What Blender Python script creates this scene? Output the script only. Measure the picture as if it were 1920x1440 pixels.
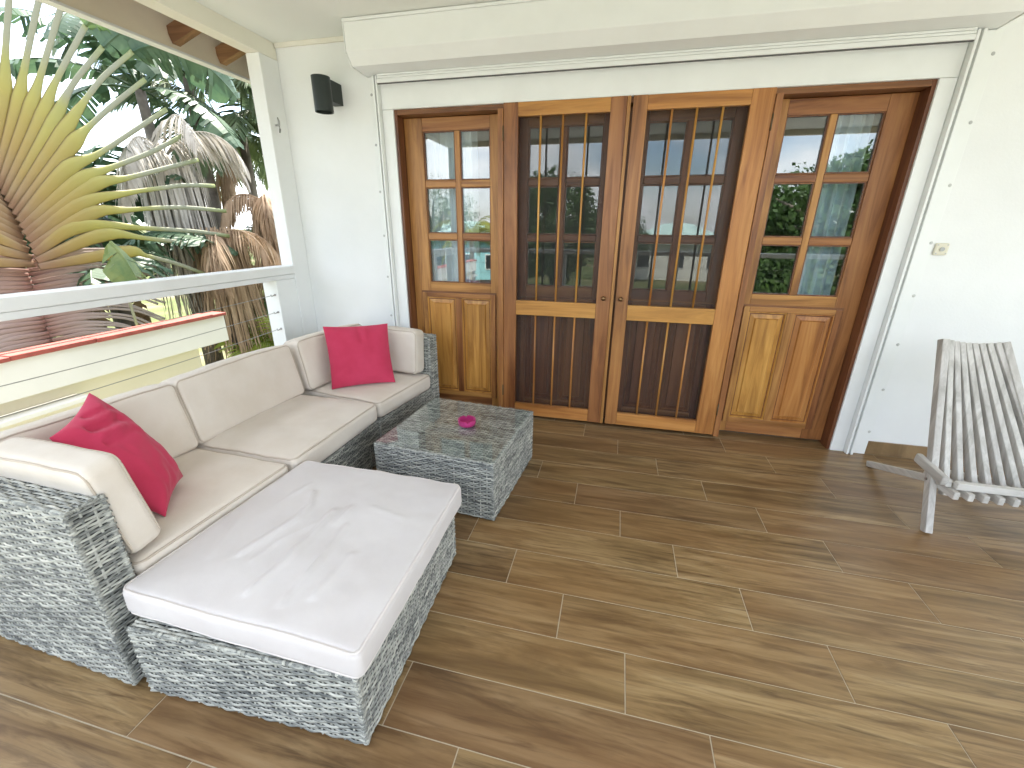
import bpy, bmesh, math, random
import numpy as np
from mathutils import Vector, Matrix, noise
rnd = random.Random(7)
R = math.radians
for o in list(bpy.data.objects): bpy.data.objects.remove(o)
S = bpy.context.scene
C = S.collection

# ------------------------------------------------------------------ camera
def camera():
    yaw, pit, rol = -0.233637, 0.349554, 0.008524
    cy, sy, cp, sp, cr, sr = math.cos(yaw), math.sin(yaw), math.cos(pit), math.sin(pit), math.cos(rol), math.sin(rol)
    f = Vector((sy*cp, cy*cp, -sp)); r = Vector((cy, -sy, 0)); u = r.cross(f)
    r2 = cr*r + sr*u; u2 = -sr*r + cr*u
    c = bpy.data.cameras.new('camera'); o = bpy.data.objects.new('camera', c); C.objects.link(o)
    m = Matrix.Identity(4)
    for i in range(3):
        m[i][0] = r2[i]; m[i][1] = u2[i]; m[i][2] = -f[i]
    m[0][3], m[1][3], m[2][3] = 0.80716, -0.71402, 1.35505
    o.matrix_world = m
    c.sensor_width = 36; c.sensor_fit = 'HORIZONTAL'; c.lens = 799.624/1920*36
    c.clip_start = 0.02; c.clip_end = 2000
    S.camera = o
camera()

# ------------------------------------------------------------------ light
SUN_AZ = Vector((-0.30, 0.95, 0)).normalized(); SUN_EL = R(60)
def world():
    w = bpy.data.worlds.new('World'); S.world = w; w.use_nodes = True
    nt = w.node_tree; nt.nodes.clear(); N = nt.nodes.new; L = nt.links.new
    out = N('ShaderNodeOutputWorld'); bg = N('ShaderNodeBackground'); bg.inputs[1].default_value = 0.13
    sky = N('ShaderNodeTexSky'); sky.sky_type = 'NISHITA'; sky.sun_disc = False
    sky.sun_elevation = SUN_EL; sky.sun_rotation = math.atan2(SUN_AZ.x, SUN_AZ.y)
    sky.air_density = 1.0; sky.dust_density = 1.4; sky.ozone_density = 1.0
    tc = N('ShaderNodeTexCoord'); mp = N('ShaderNodeMapping'); mp.inputs['Scale'].default_value = (1.0, 1.0, 2.2)
    mp.inputs['Location'].default_value = (0.35, 0.1, 0.2)
    L(tc.outputs['Generated'], mp.inputs[0])
    n = N('ShaderNodeTexNoise'); n.inputs['Scale'].default_value = 2.6; n.inputs['Detail'].default_value = 9; n.inputs['Roughness'].default_value = 0.56
    L(mp.outputs[0], n.inputs['Vector'])
    rp = N('ShaderNodeValToRGB'); rp.color_ramp.elements[0].position = 0.41; rp.color_ramp.elements[1].position = 0.58
    L(n.outputs[0], rp.inputs[0])
    mx = N('ShaderNodeMix'); mx.data_type = 'RGBA'
    L(rp.outputs[0], mx.inputs[0]); L(sky.outputs[0], mx.inputs[6]); mx.inputs[7].default_value = (7.4, 7.6, 7.9, 1)
    L(mx.outputs[2], bg.inputs[0]); L(bg.outputs[0], out.inputs[0])
world()
def sun():
    d = Vector((SUN_AZ.x*math.cos(SUN_EL), SUN_AZ.y*math.cos(SUN_EL), math.sin(SUN_EL)))
    l = bpy.data.lights.new('sun', 'SUN'); l.energy = 4.0; l.angle = R(0.6); l.color = (1, 0.95, 0.87)
    o = bpy.data.objects.new('sun', l); C.objects.link(o); o.location = d*30
    o.rotation_euler = d.to_track_quat('Z', 'Y').to_euler()
sun()
S.view_settings.view_transform = 'Standard'; S.view_settings.look = 'None'
S.view_settings.exposure = 2.29; S.view_settings.gamma = 1.0; S.view_settings.use_curve_mapping = False
S.render.engine = 'CYCLES'
S.cycles.max_bounces = 10; S.cycles.diffuse_bounces = 6; S.cycles.glossy_bounces = 4; S.cycles.transparent_max_bounces = 16

# ------------------------------------------------------------------ materials
MATS = {}
class NT:
    def __init__(s, name):
        m = bpy.data.materials.new(name); m.use_nodes = True; s.m = m; s.nt = m.node_tree; s.nt.nodes.clear()
        s.out = s.n('ShaderNodeOutputMaterial'); s.b = s.n('ShaderNodeBsdfPrincipled'); s.l(s.b.outputs[0], s.out.inputs[0]); MATS[name] = m
    def n(s, t): return s.nt.nodes.new(t)
    def l(s, a, b): s.nt.links.new(a, b)
    def coord(s, scale, rand=True, kind='Object', rot=(0,0,0)):
        tc = s.n('ShaderNodeTexCoord'); v = tc.outputs[kind]
        if rand:
            oi = s.n('ShaderNodeObjectInfo'); ml = s.n('ShaderNodeVectorMath'); ml.operation = 'SCALE'; ml.inputs[0].default_value = (31, 47, 59)
            s.l(oi.outputs['Random'], ml.inputs['Scale']); ad = s.n('ShaderNodeVectorMath'); s.l(v, ad.inputs[0]); s.l(ml.outputs[0], ad.inputs[1]); v = ad.outputs[0]
        mp = s.n('ShaderNodeMapping'); mp.inputs['Scale'].default_value = scale; mp.inputs['Rotation'].default_value = rot; s.l(v, mp.inputs[0]); return mp.outputs[0]
    def noise(s, vec, scale=1, detail=4, rough=0.5, dist=0.0):
        n = s.n('ShaderNodeTexNoise'); n.inputs['Scale'].default_value = scale; n.inputs['Detail'].default_value = detail
        n.inputs['Roughness'].default_value = rough; n.inputs['Distortion'].default_value = dist; s.l(vec, n.inputs['Vector']); return n.outputs[0]
    def ramp(s, fac, stops):
        r = s.n('ShaderNodeValToRGB'); e = r.color_ramp.elements
        while len(e) < len(stops): e.new(0.5)
        for k, (p, c) in enumerate(stops):
            e[k].position = p; e[k].color = tuple(c) + (1,) if len(c) == 3 else c
        s.l(fac, r.inputs[0]); return r.outputs[0]
    def mix(s, fac, a, b, mode='MIX'):
        m = s.n('ShaderNodeMix'); m.data_type = 'RGBA'; m.blend_type = mode
        for i, x in ((0, fac), (6, a), (7, b)):
            if isinstance(x, (int, float)): m.inputs[i].default_value = x
            elif isinstance(x, tuple): m.inputs[i].default_value = x + (1,) if len(x) == 3 else x
            else: s.l(x, m.inputs[i])
        return m.outputs[2]
    def math(s, op, a, b=0.0):
        m = s.n('ShaderNodeMath'); m.operation = op
        for i, x in ((0, a), (1, b)):
            if isinstance(x, (int, float)): m.inputs[i].default_value = x
            else: s.l(x, m.inputs[i])
        return m.outputs[0]
    def bump(s, h, strength=0.2, dist=0.01):
        b = s.n('ShaderNodeBump'); b.inputs['Strength'].default_value = strength; b.inputs['Distance'].default_value = dist
        s.l(h, b.inputs['Height']); s.l(b.outputs[0], s.b.inputs['Normal'])
    def col(s, c):
        if isinstance(c, tuple): s.b.inputs['Base Color'].default_value = c + (1,)
        else: s.l(c, s.b.inputs['Base Color'])
    def set(s, **k):
        for a, v in k.items():
            nm = {'rough': 'Roughness', 'spec': 'Specular IOR Level', 'metal': 'Metallic', 'coat': 'Coat Weight', 'coatr': 'Coat Roughness', 'sheen': 'Sheen Weight'}[a]
            if isinstance(v, (int, float)): s.b.inputs[nm].default_value = v
            else: s.l(v, s.b.inputs[nm])
    def rand(s): return s.n('ShaderNodeObjectInfo').outputs['Random']

def m_paint(name, c, rough=0.5, var=0.05, scale=3.0, bump=0.0, bscale=60, spec=0.4):
    t = NT(name); v = t.coord((1,1,1)); n = t.noise(v, scale, 5, 0.6)
    lo = tuple(x*(1-var) for x in c); hi = tuple(min(0.95, x*(1+var*0.6)) for x in c)
    t.col(t.ramp(n, [(0.3, lo), (0.7, hi)])); t.set(rough=rough, spec=spec)
    if bump: t.bump(t.noise(v, bscale, 6, 0.6), bump, 0.004)
    return t.m
m_paint('plaster', (0.79, 0.805, 0.805), 0.75, 0.05, 1.6, 0.25, 70, 0.25)
m_paint('ceiling_paint', (0.765, 0.785, 0.745), 0.8, 0.03, 1.2, 0.08, 90, 0.2)
m_paint('white_gloss', (0.80, 0.82, 0.82), 0.38, 0.04, 4.0, 0.05, 40)
m_paint('white_alu', (0.785, 0.805, 0.80), 0.32, 0.03, 5.0, 0.03, 30)
m_paint('rail_paint', (0.76, 0.775, 0.77), 0.45, 0.05, 6.0, 0.1, 60)
m_paint('groove_dark', (0.10, 0.10, 0.10), 0.7)
m_paint('channel_grey', (0.52, 0.53, 0.52), 0.5)
m_paint('rivet_grey', (0.42, 0.43, 0.43), 0.4)
m_paint('beam_paint', (0.76, 0.74, 0.66), 0.6, 0.04, 3, 0.1, 60)
m_paint('fascia_paint', (0.78, 0.71, 0.56), 0.6, 0.06, 4, 0.1, 50)
m_paint('lamp_black', (0.018, 0.026, 0.024), 0.42, 0.15, 20, 0.06, 160)
m_paint('lamp_inner', (0.01, 0.01, 0.01), 0.6)
m_paint('switch_beige', (0.68, 0.65, 0.53), 0.45)
m_paint('brass_dark', (0.10, 0.065, 0.03), 0.35)
m_paint('grout', (0.46, 0.40, 0.30), 0.85, 0.12, 30)
m_paint('ashtray_magenta', (0.42, 0.035, 0.16), 0.3, 0.05)
m_paint('neighbour_white', (0.78, 0.76, 0.70), 0.8, 0.06, 1.2, 0.2, 50)
m_paint('neighbour_cream', (0.78, 0.72, 0.58), 0.85, 0.06, 0.9, 0.2, 50)
m_paint('coping_red', (0.36, 0.085, 0.065), 0.7, 0.3, 7, 0.3, 30)
m_paint('curtain', (0.62, 0.72, 0.82), 0.9, 0.04)
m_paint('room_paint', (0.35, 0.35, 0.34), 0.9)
m_paint('roof_sheet', (0.30, 0.09, 0.07), 0.6, 0.2, 2)
m_paint('roof_mint', (0.52, 0.72, 0.68), 0.55, 0.08, 2)
m_paint('house_turquoise', (0.30, 0.58, 0.60), 0.8, 0.06, 1)
m_paint('house_pale', (0.66, 0.66, 0.60), 0.8, 0.06, 1)
m_paint('window_dark', (0.03, 0.035, 0.04), 0.15)
m_paint('asphalt', (0.055, 0.055, 0.055), 0.9, 0.2, 4, 0.3, 40)
m_paint('bollard_white', (0.75, 0.75, 0.72), 0.6)
m_paint('core_dark', (0.018, 0.019, 0.02), 0.8)
def m_metal(name, c, rough):
    t = NT(name); t.col(c); t.set(metal=1.0, rough=rough)
m_metal('steel', (0.38, 0.38, 0.37), 0.35); m_metal('bronze', (0.20, 0.12, 0.06), 0.38)

def m_wood(name, dark, mid, light, axis, gloss=0.32, rv=0.22):
    t = NT(name); s = [17.0, 17.0, 17.0]; s[axis] = 1.1
    v = t.coord(tuple(s)); n = t.noise(v, 1.0, 7, 0.62, 1.1)
    s2 = [150.0]*3; s2[axis] = 5.0
    fib = t.noise(t.coord(tuple(s2)), 1.0, 3, 0.6)
    big = t.noise(t.coord((2.2, 2.2, 2.2)), 1.0, 3, 0.5)
    c = t.ramp(n, [(0.33, dark), (0.5, mid), (0.67, light)])
    c = t.mix(t.math('MULTIPLY', fib, 0.30), c, tuple(x*0.45 for x in dark))
    c = t.mix(t.ramp(big, [(0.35, (0.0,)*3), (0.7, (0.45,)*3)]), c, dark, 'MULTIPLY') if False else c
    hsv = t.n('ShaderNodeHueSaturation'); t.l(c, hsv.inputs['Color'])
    val = t.math('ADD', t.math('MULTIPLY', t.rand(), rv*2), 1.0-rv); bv = t.math('ADD', t.math('MULTIPLY', big, 0.44), 0.78)
    t.l(t.math('MULTIPLY', val, bv), hsv.inputs['Value'])
    t.l(t.math('ADD', t.math('MULTIPLY', t.rand(), 0.016), 0.492), hsv.inputs['Hue'])
    t.col(hsv.outputs[0]); t.set(rough=t.math('ADD', t.math('MULTIPLY', fib, 0.22), gloss-0.08), spec=0.45)
    t.bump(t.math('ADD', fib, n), 0.12, 0.003)
for ax, a in ((2, 'v'), (0, 'h'), (1, 'd')):
    m_wood('wood_'+a, (0.18, 0.066, 0.019), (0.35, 0.150, 0.044), (0.48, 0.230, 0.074), ax)
    m_wood('honey_'+a, (0.30, 0.120, 0.026), (0.49, 0.220, 0.052), (0.61, 0.310, 0.086), ax, 0.34, 0.10)
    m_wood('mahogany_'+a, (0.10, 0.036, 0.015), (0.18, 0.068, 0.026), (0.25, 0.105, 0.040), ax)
    m_wood('rafter_'+a, (0.12, 0.055, 0.022), (0.20, 0.10, 0.045), (0.30, 0.16, 0.075), ax, 0.6)
    m_wood('weathered_'+a, (0.40, 0.38, 0.35), (0.56, 0.54, 0.51), (0.68, 0.66, 0.63), ax, 0.75, 0.10)

def m_tile():
    t = NT('tile_oak')
    v = t.coord((1.2, 10.0, 1.0)); n = t.noise(v, 1.0, 8, 0.62, 1.1)
    v2 = t.coord((3.2, 42.0, 1.0)); n2 = t.noise(v2, 1.0, 5, 0.65, 0.6)
    v3 = t.coord((0.8, 2.4, 1.0)); n3 = t.noise(v3, 1.0, 3, 0.5, 0.4)
    c = t.ramp(n, [(0.30, (0.098, 0.058, 0.024)), (0.43, (0.185, 0.115, 0.050)), (0.55, (0.270, 0.178, 0.084)), (0.70, (0.365, 0.262, 0.140))])
    c = t.mix(t.ramp(n2, [(0.34, (0.85,)*3), (0.54, (0.0,)*3)]), c, (0.085, 0.048, 0.021))
    c = t.mix(t.ramp(n3, [(0.42, (0.0,)*3), (0.7, (0.5,)*3)]), c, (0.235, 0.120, 0.048))
    hsv = t.n('ShaderNodeHueSaturation'); t.l(c, hsv.inputs['Color'])
    t.l(t.math('ADD', t.math('MULTIPLY', t.rand(), 0.22), 0.89), hsv.inputs['Value'])
    t.l(t.math('ADD', t.math('MULTIPLY', t.rand(), 0.008), 0.496), hsv.inputs['Hue'])
    t.col(hsv.outputs[0])
    sm = t.noise(t.coord((1.3, 1.3, 1.3), False), 1.0, 4, 0.6)
    t.set(rough=t.math('ADD', t.math('MULTIPLY', n2, 0.20), t.math('ADD', t.math('MULTIPLY', sm, 0.20), 0.14)), spec=0.5)
    t.bump(n2, 0.10, 0.002)
m_tile()

def m_fabric(name, c, c2, rough=0.92, stain=0.5, bs=420):
    t = NT(name); v = t.coord((1,1,1)); n = t.noise(v, 4.5, 5, 0.6); f = t.noise(v, bs, 2, 0.5)
    a = t.ramp(n, [(0.32, c2), (0.62, c)])
    t.col(t.mix(t.math('MULTIPLY', f, 0.16), a, tuple(x*0.6 for x in c))); t.set(rough=rough, spec=0.15, sheen=0.15)
    t.bump(t.math('ADD', t.math('MULTIPLY', f, 0.25), t.noise(v, 14, 4, 0.5)), 0.18, 0.006)
m_fabric('canvas_beige', (0.69, 0.635, 0.565), (0.63, 0.565, 0.485))
m_fabric('canvas_white', (0.64, 0.615, 0.612), (0.59, 0.56, 0.557))
m_fabric('cotton_red', (0.52, 0.046, 0.105), (0.46, 0.034, 0.080), 0.85, 0.5, 300)
m_fabric('piping_beige', (0.55, 0.48, 0.40), (0.47, 0.40, 0.33))
m_fabric('piping_white', (0.70, 0.66, 0.64), (0.62, 0.58, 0.56))

def m_wicker():
    t = NT('wicker')
    v = t.coord((10.0, 3.1, 1.0), True, 'UV'); n = t.noise(v, 1.0, 4, 0.65)
    v2 = t.coord((2.4, 0.11, 1.0), True, 'UV'); n2 = t.noise(v2, 1.0, 3, 0.6)
    fac = t.math('ADD', t.math('MULTIPLY', n, 0.74), t.math('MULTIPLY', n2, 0.26))
    c = t.ramp(fac, [(0.34, (0.060, 0.066, 0.064)), (0.45, (0.180, 0.190, 0.182)), (0.53, (0.36, 0.37, 0.337)), (0.65, (0.58, 0.58, 0.525))])
    t.col(c); t.set(rough=0.5, spec=0.4)
m_wicker()

def m_leaf(name, c1, c2, c3=None, trans=0.4, scale=3.0, rough=0.45, uv=None):
    t = NT(name); v = t.coord((1,1,1)); n = t.noise(v, scale, 5, 0.6)
    c = t.ramp(n, [(0.3, c1), (0.7, c2)])
    if uv:
        tc = t.n('ShaderNodeTexCoord'); sp = t.n('ShaderNodeSeparateXYZ'); t.l(tc.outputs['UV'], sp.inputs[0])
        g = t.ramp(sp.outputs[1], uv); ed = t.math('POWER', t.math('ABSOLUTE', t.math('COSINE', t.math('MULTIPLY', sp.outputs[0], 6.2832))), 10.0); lo = t.math('LESS_THAN', sp.outputs[1], 0.5)
        g = t.mix(t.math('MULTIPLY', t.math('MULTIPLY', ed, lo), 0.75), g, (0.10, 0.05, 0.025)); f = t.math('MULTIPLY', n, 0.6)
        c = t.mix(f, g, c, 'MIX') if c3 is None else t.mix(t.math('MULTIPLY', n, 0.35), g, c3)
    t.col(c); t.set(rough=rough, spec=0.35)
    tr = t.n('ShaderNodeBsdfTranslucent'); t.l(c, tr.inputs[0]) if not isinstance(c, tuple) else None
    ms = t.n('ShaderNodeMixShader'); ms.inputs[0].default_value = trans
    t.l(t.b.outputs[0], ms.inputs[1]); t.l(tr.outputs[0], ms.inputs[2]); t.l(ms.outputs[0], t.out.inputs[0])
m_leaf('leaf_banana', (0.055, 0.115, 0.042), (0.12, 0.19, 0.065), trans=0.35)
m_leaf('leaf_dark', (0.038, 0.085, 0.048), (0.092, 0.150, 0.076), trans=0.30)
m_leaf('leaf_palm', (0.075, 0.120, 0.062), (0.17, 0.21, 0.105), trans=0.3)
m_leaf('leaf_torn', (0.10, 0.17, 0.06), (0.24, 0.29, 0.10), trans=0.3, scale=5)
m_leaf('leaf_bright', (0.16, 0.24, 0.035), (0.34, 0.38, 0.06), trans=0.5, scale=1.2)
m_leaf('leaf_tree', (0.030, 0.075, 0.018), (0.075, 0.135, 0.030), trans=0.3, scale=0.7)
m_leaf('leaf_yellow', (0.20, 0.24, 0.03), (0.36, 0.36, 0.05), trans=0.4, scale=1.2)
m_leaf('dry_brown', (0.27, 0.175, 0.105), (0.48, 0.35, 0.23), trans=0.15, scale=2.2, rough=0.8)
m_leaf('dry_grey', (0.36, 0.33, 0.28), (0.60, 0.56, 0.49), trans=0.15, scale=2.5, rough=0.8)
m_leaf('petiole', (0.3,0.3,0.1), (0.5,0.45,0.1), (0.28, 0.27, 0.13), 0.15, 6.0, 0.5,
       [(0.0, (0.20, 0.10, 0.075)), (0.12, (0.30, 0.20, 0.05)), (0.30, (0.33, 0.29, 0.055)), (0.48, (0.29, 0.29, 0.07)), (0.60, (0.25, 0.26, 0.18)), (0.85, (0.22, 0.235, 0.17)), (1.0, (0.20, 0.24, 0.085))])
m_leaf('sheath_pink', (0.3,0.3,0.1), (0.5,0.45,0.1), (0.30, 0.24, 0.21), 0.1, 9.0, 0.7,
       [(0.0, (0.22, 0.085, 0.07)), (0.10, (0.30, 0.19, 0.165)), (0.4, (0.36, 0.29, 0.275)), (1.0, (0.33, 0.29, 0.26))])
m_leaf('bark', (0.10, 0.085, 0.07), (0.22, 0.19, 0.16), trans=0.0, scale=5, rough=0.9)

def m_glass(name, f0, tint=(0.93, 0.96, 0.95)):
    t = NT(name); t.nt.nodes.remove(t.b)
    lw = t.n('ShaderNodeLayerWeight'); lw.inputs[0].default_value = 0.5
    p = t.math('POWER', lw.outputs['Facing'], 5.0); f = t.math('ADD', t.math('MULTIPLY', p, 1-f0), f0)
    tr = t.n('ShaderNodeBsdfTransparent'); tr.inputs[0].default_value = tint + (1,)
    gl = t.n('ShaderNodeBsdfGlossy'); gl.inputs['Roughness'].default_value = 0.0
    ms = t.n('ShaderNodeMixShader'); t.l(f, ms.inputs[0]); t.l(tr.outputs[0], ms.inputs[1]); t.l(gl.outputs[0], ms.inputs[2]); t.l(ms.outputs[0], t.out.inputs[0])
m_glass('glass', 0.13); m_glass('glass_table', 0.06, (0.975, 0.99, 0.985))
def m_screen():
    t = NT('insect_mesh'); t.col((0.030, 0.032, 0.032)); t.set(rough=0.6)
    tr = t.n('ShaderNodeBsdfTransparent'); ms = t.n('ShaderNodeMixShader'); ms.inputs[0].default_value = 0.17
    t.l(tr.outputs[0], ms.inputs[1]); t.l(t.b.outputs[0], ms.inputs[2]); t.l(ms.outputs[0], t.out.inputs[0])
m_screen()
def m_ground():
    t = NT('grass_ground'); v = t.coord((1,1,1), False); n = t.noise(v, 0.25, 6, 0.6); n2 = t.noise(v, 6, 5, 0.7)
    c = t.ramp(n, [(0.35, (0.060, 0.090, 0.028)), (0.52, (0.12, 0.13, 0.05)), (0.68, (0.24, 0.20, 0.13))])
    t.col(t.mix(t.math('MULTIPLY', n2, 0.5), c, (0.05, 0.07, 0.025))); t.set(rough=0.95, spec=0.1); t.bump(n2, 0.6, 0.05)
m_ground()

# ------------------------------------------------------------------ mesh helpers
class MB:
    def __init__(s): s.v = []; s.f = []; s.uv = []
    def quadf(s, idx, uv=None): s.f.append(idx); s.uv.append(uv)
    def pt(s, p): s.v.append(tuple(p)); return len(s.v)-1
    def box(s, x0, x1, y0, y1, z0, z1):
        b = len(s.v)
        for z in (z0, z1):
            for (x, y) in ((x0,y0),(x1,y0),(x1,y1),(x0,y1)): s.v.append((x, y, z))
        for q in ((0,3,2,1),(4,5,6,7),(0,1,5,4),(1,2,6,5),(2,3,7,6),(3,0,4,7)): s.quadf([b+i for i in q])
        return s
    def stick(s, p0, p1, w, t, side=(1,0,0), w1=None):
        p0 = Vector(p0); p1 = Vector(p1); d = (p1-p0).normalized(); sd = Vector(side); sd = (sd - d*sd.dot(d)).normalized(); n = d.cross(sd)
        b = len(s.v); w1 = w if w1 is None else w1
        for p, ww in ((p0, w), (p1, w1)):
            for a, c in ((-1,-1),(1,-1),(1,1),(-1,1)): s.v.append(tuple(p + sd*(a*ww/2) + n*(c*t/2)))
        for q in ((0,3,2,1),(4,5,6,7),(0,1,5,4),(1,2,6,5),(2,3,7,6),(3,0,4,7)): s.quadf([b+i for i in q])
        return s
    def tube(s, pts, rad, n=8, closed=False, flat=1.0, up=(0,0,1), uvy=True):
        pts = [Vector(p) for p in pts]; m = len(pts); base = len(s.v); rr = rad if isinstance(rad, (list, tuple)) else [rad]*m
        for i, p in enumerate(pts):
            a = pts[(i-1) % m] if closed else pts[max(0, i-1)]; b = pts[(i+1) % m] if closed else pts[min(m-1, i+1)]
            d = (b-a); d = d.normalized() if d.length > 1e-9 else Vector((0,0,1))
            u = Vector(up); sd = d.cross(u)
            if sd.length < 1e-4: sd = d.cross(Vector((1,0,0)))
            sd.normalize(); nn = sd.cross(d)
            for k in range(n):
                t = 2*math.pi*k/n; s.v.append(tuple(p + sd*(math.cos(t)*rr[i]) + nn*(math.sin(t)*rr[i]*flat)))
        for i in range(m if closed else m-1):
            j = (i+1) % m
            for k in range(n):
                k2 = (k+1) % n; y0 = i/(m-1); y1 = (i+1)/(m-1)
                s.quadf([base+i*n+k, base+i*n+k2, base+j*n+k2, base+j*n+k], [(k/n, y0), ((k+1)/n, y0), ((k+1)/n, y1), (k/n, y1)] if uvy else None)
        if not closed:
            s.quadf([base+k for k in range(n)][::-1]); s.quadf([base+(m-1)*n+k for k in range(n)])
        return s
    def lathe(s, c, prof, n=24, cap=True):
        c = Vector(c); b = len(s.v); m = len(prof)
        for r, z in prof:
            for k in range(n):
                t = 2*math.pi*k/n; s.v.append((c.x+r*math.cos(t), c.y+r*math.sin(t), c.z+z))
        for i in range(m-1):
            for k in range(n):
                k2 = (k+1) % n; s.quadf([b+i*n+k, b+i*n+k2, b+(i+1)*n+k2, b+(i+1)*n+k])
        if cap:
            s.quadf([b+k for k in range(n)][::-1]); s.quadf([b+(m-1)*n+k for k in range(n)])
        return s
    def prism_x(s, prof, x0, x1):          # profile of (y, z), extruded along x
        b = len(s.v); m = len(prof)
        for x in (x0, x1):
            for (y, z) in prof: s.v.append((x, y, z))
        for i in range(m):
            j = (i+1) % m; s.quadf([b+i, b+j, b+m+j, b+m+i])
        s.quadf([b+i for i in range(m)][::-1]); s.quadf([b+m+i for i in range(m)]); return s
    def add(s, vs, fs):
        b = len(s.v); s.v += [tuple(p) for p in vs]
        for f in fs: s.quadf([b+i for i in f])
        return s
    def build(s, name, mat, parent=None, bevel=0.0, smooth=False, world=False, recalc=False):
        me = bpy.data.meshes.new(name); vs = s.v
        if world and parent is not None:
            inv = parent_matrix(parent).inverted(); vs = [tuple(inv @ Vector(p)) for p in vs]
        me.from_pydata(vs, [], s.f)
        if any(u is not None for u in s.uv):
            ul = me.uv_layers.new(name='UVMap'); k = 0; buf = []
            for f, u in zip(s.f, s.uv):
                for i in range(len(f)): buf += list(u[i]) if u else [0.0, 0.0]
            ul.data.foreach_set('uv', buf)
        if bevel or recalc:
            bm = bmesh.new(); bm.from_mesh(me); bmesh.ops.recalc_face_normals(bm, faces=bm.faces)
            if bevel: bmesh.ops.bevel(bm, geom=[e for e in bm.edges if len(e.link_faces) == 2 and e.calc_face_angle(0) > 0.5], offset=bevel, segments=2, affect='EDGES', profile=0.6)
            bm.to_mesh(me); bm.free()
        if smooth:
            me.polygons.foreach_set('use_smooth', [True]*len(me.polygons))
        me.materials.append(MATS[mat]); o = bpy.data.objects.new(name, me); C.objects.link(o)
        if parent is not None: o.parent = parent
        return o
def parent_matrix(p):
    m = Matrix.Translation(p.location) @ p.rotation_euler.to_matrix().to_4x4()
    return parent_matrix(p.parent) @ m if p.parent else m
def thing(name, label, cat, loc=(0,0,0), rz=0.0, group=None):
    o = bpy.data.objects.new(name, None); C.objects.link(o); o.location = loc; o.rotation_euler = (0,0,rz); o.empty_display_size = 0.1
    return tag(o, label, cat, group)
def tag(o, label=None, cat=None, group=None, kind=None):
    if label: o['label'] = label
    if cat: o['category'] = cat
    if group: o['group'] = group
    if kind: o['kind'] = kind
    return o
def BX(name, mat, parent, *b, bevel=0.002, world=True): return MB().box(*b).build(name, mat, parent, bevel=bevel, world=world)

# ------------------------------------------------------------------ setting: ground, floor, wall, ceiling
ZG = -2.8
g = MB(); g.add([(-600,-600,ZG),(600,-600,ZG),(600,600,ZG),(-600,600,ZG)], [(0,1,2,3)])
tag(g.build('ground', 'grass_ground'), 'grassy garden ground below the raised porch', 'ground', kind='structure')
rd = MB().box(-80, 80, -27.0, -21.0, ZG-0.2, ZG+0.01).build('road', 'asphalt'); 
m_paint('added_bounce_paving', (0.50, 0.48, 0.43), 0.85, 0.12, 0.8, 0.3, 30)
pv = MB().box(-3.2, 16, -15.0, -0.95, ZG-0.2, ZG+0.006).build('added_pavement', 'added_bounce_paving'); tag(pv, 'pale concrete forecourt added in front of the porch to bounce sunlight', 'added_pavement', kind='structure')  # added out of view, pale so that sunlight bounces up to the porch ceiling
tag(rd, 'asphalt street running past the garden', 'road', kind='structure')

FX0, FX1, FY0, FY1 = -1.86, 4.70, -1.0, 2.21
floor = MB().box(FX0, FX1, FY0, 2.345, -0.32, -0.0016).build('floor', 'grout'); tag(floor, 'porch floor of wood-look porcelain planks with pale grout', 'floor', kind='structure')
TL, TW, GAP = 0.9195, 0.2, 0.0034
tile_cache = {}
def tile(x0, x1, y0, y1):
    lx, ly = round(x1-x0-GAP, 4), round(y1-y0-GAP, 4)
    if lx < 0.02 or ly < 0.02: return
    k = (lx, ly)
    if k not in tile_cache:
        o = MB().box(-lx/2, lx/2, -ly/2, ly/2, -0.010, 0.0).build('tile', 'tile_oak', floor, bevel=0.0008); tile_cache[k] = o.data
    else:
        o = bpy.data.objects.new('tile', tile_cache[k]); C.objects.link(o); o.parent = floor
    o.location = ((x0+x1)/2, (y0+y1)/2, rnd.uniform(-0.0003, 0.0002))
for i in range(-5, 12):
    y0, y1 = max(i*TW, FY0), min((i+1)*TW, 2.335)
    if i == 11: y0, y1 = 2.2, 2.335
    xa, xb = (FX0, FX1) if i < 11 else (-0.685, 2.265)
    x = 1.179 - 0.2342*i
    while x > xa: x -= TL
    while x < xb:
        a, b = max(x, xa), min(x+TL, xb)
        tile(a, b, y0, y1); x += TL

wall = MB()
WY = 2.21
wall.box(-1.60, -0.84, WY, 2.45, -0.35, 2.60); wall.box(2.44, 5.4, WY, 2.45, -0.35, 2.60); wall.box(-0.84, 2.44, WY, 2.45, 2.25, 2.60)
wall = wall.build('wall', 'plaster'); tag(wall, 'white rendered house wall behind the porch', 'wall', kind='structure')
low = MB().box(-1.76, 5.4, -0.9, 2.44, ZG, -0.33).build('foundation_wall', 'plaster'); tag(low, 'white rendered lower storey under the porch', 'wall', kind='structure')
for a, b in ((2.4665, 3.386), (3.389, 4.30), (4.303, 4.70)):
    o = MB().box(a, b, 2.198, 2.209, 0.002, 0.092).build('skirting_tile', 'tile_oak', wall, bevel=0.001)
BX('crown_moulding', 'beam_paint', wall, -1.498, -0.86, 2.192, 2.209, 2.452, 2.4775); BX('crown_moulding', 'beam_paint', wall, 2.45, 5.3, 2.192, 2.209, 2.452, 2.4775)
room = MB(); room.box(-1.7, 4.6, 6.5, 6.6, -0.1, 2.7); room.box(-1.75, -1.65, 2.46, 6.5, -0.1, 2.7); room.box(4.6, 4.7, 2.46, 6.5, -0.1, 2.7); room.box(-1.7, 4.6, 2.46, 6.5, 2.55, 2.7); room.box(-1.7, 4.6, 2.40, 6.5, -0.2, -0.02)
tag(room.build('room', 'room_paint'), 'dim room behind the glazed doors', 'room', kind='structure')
CZ = 2.478
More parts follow.
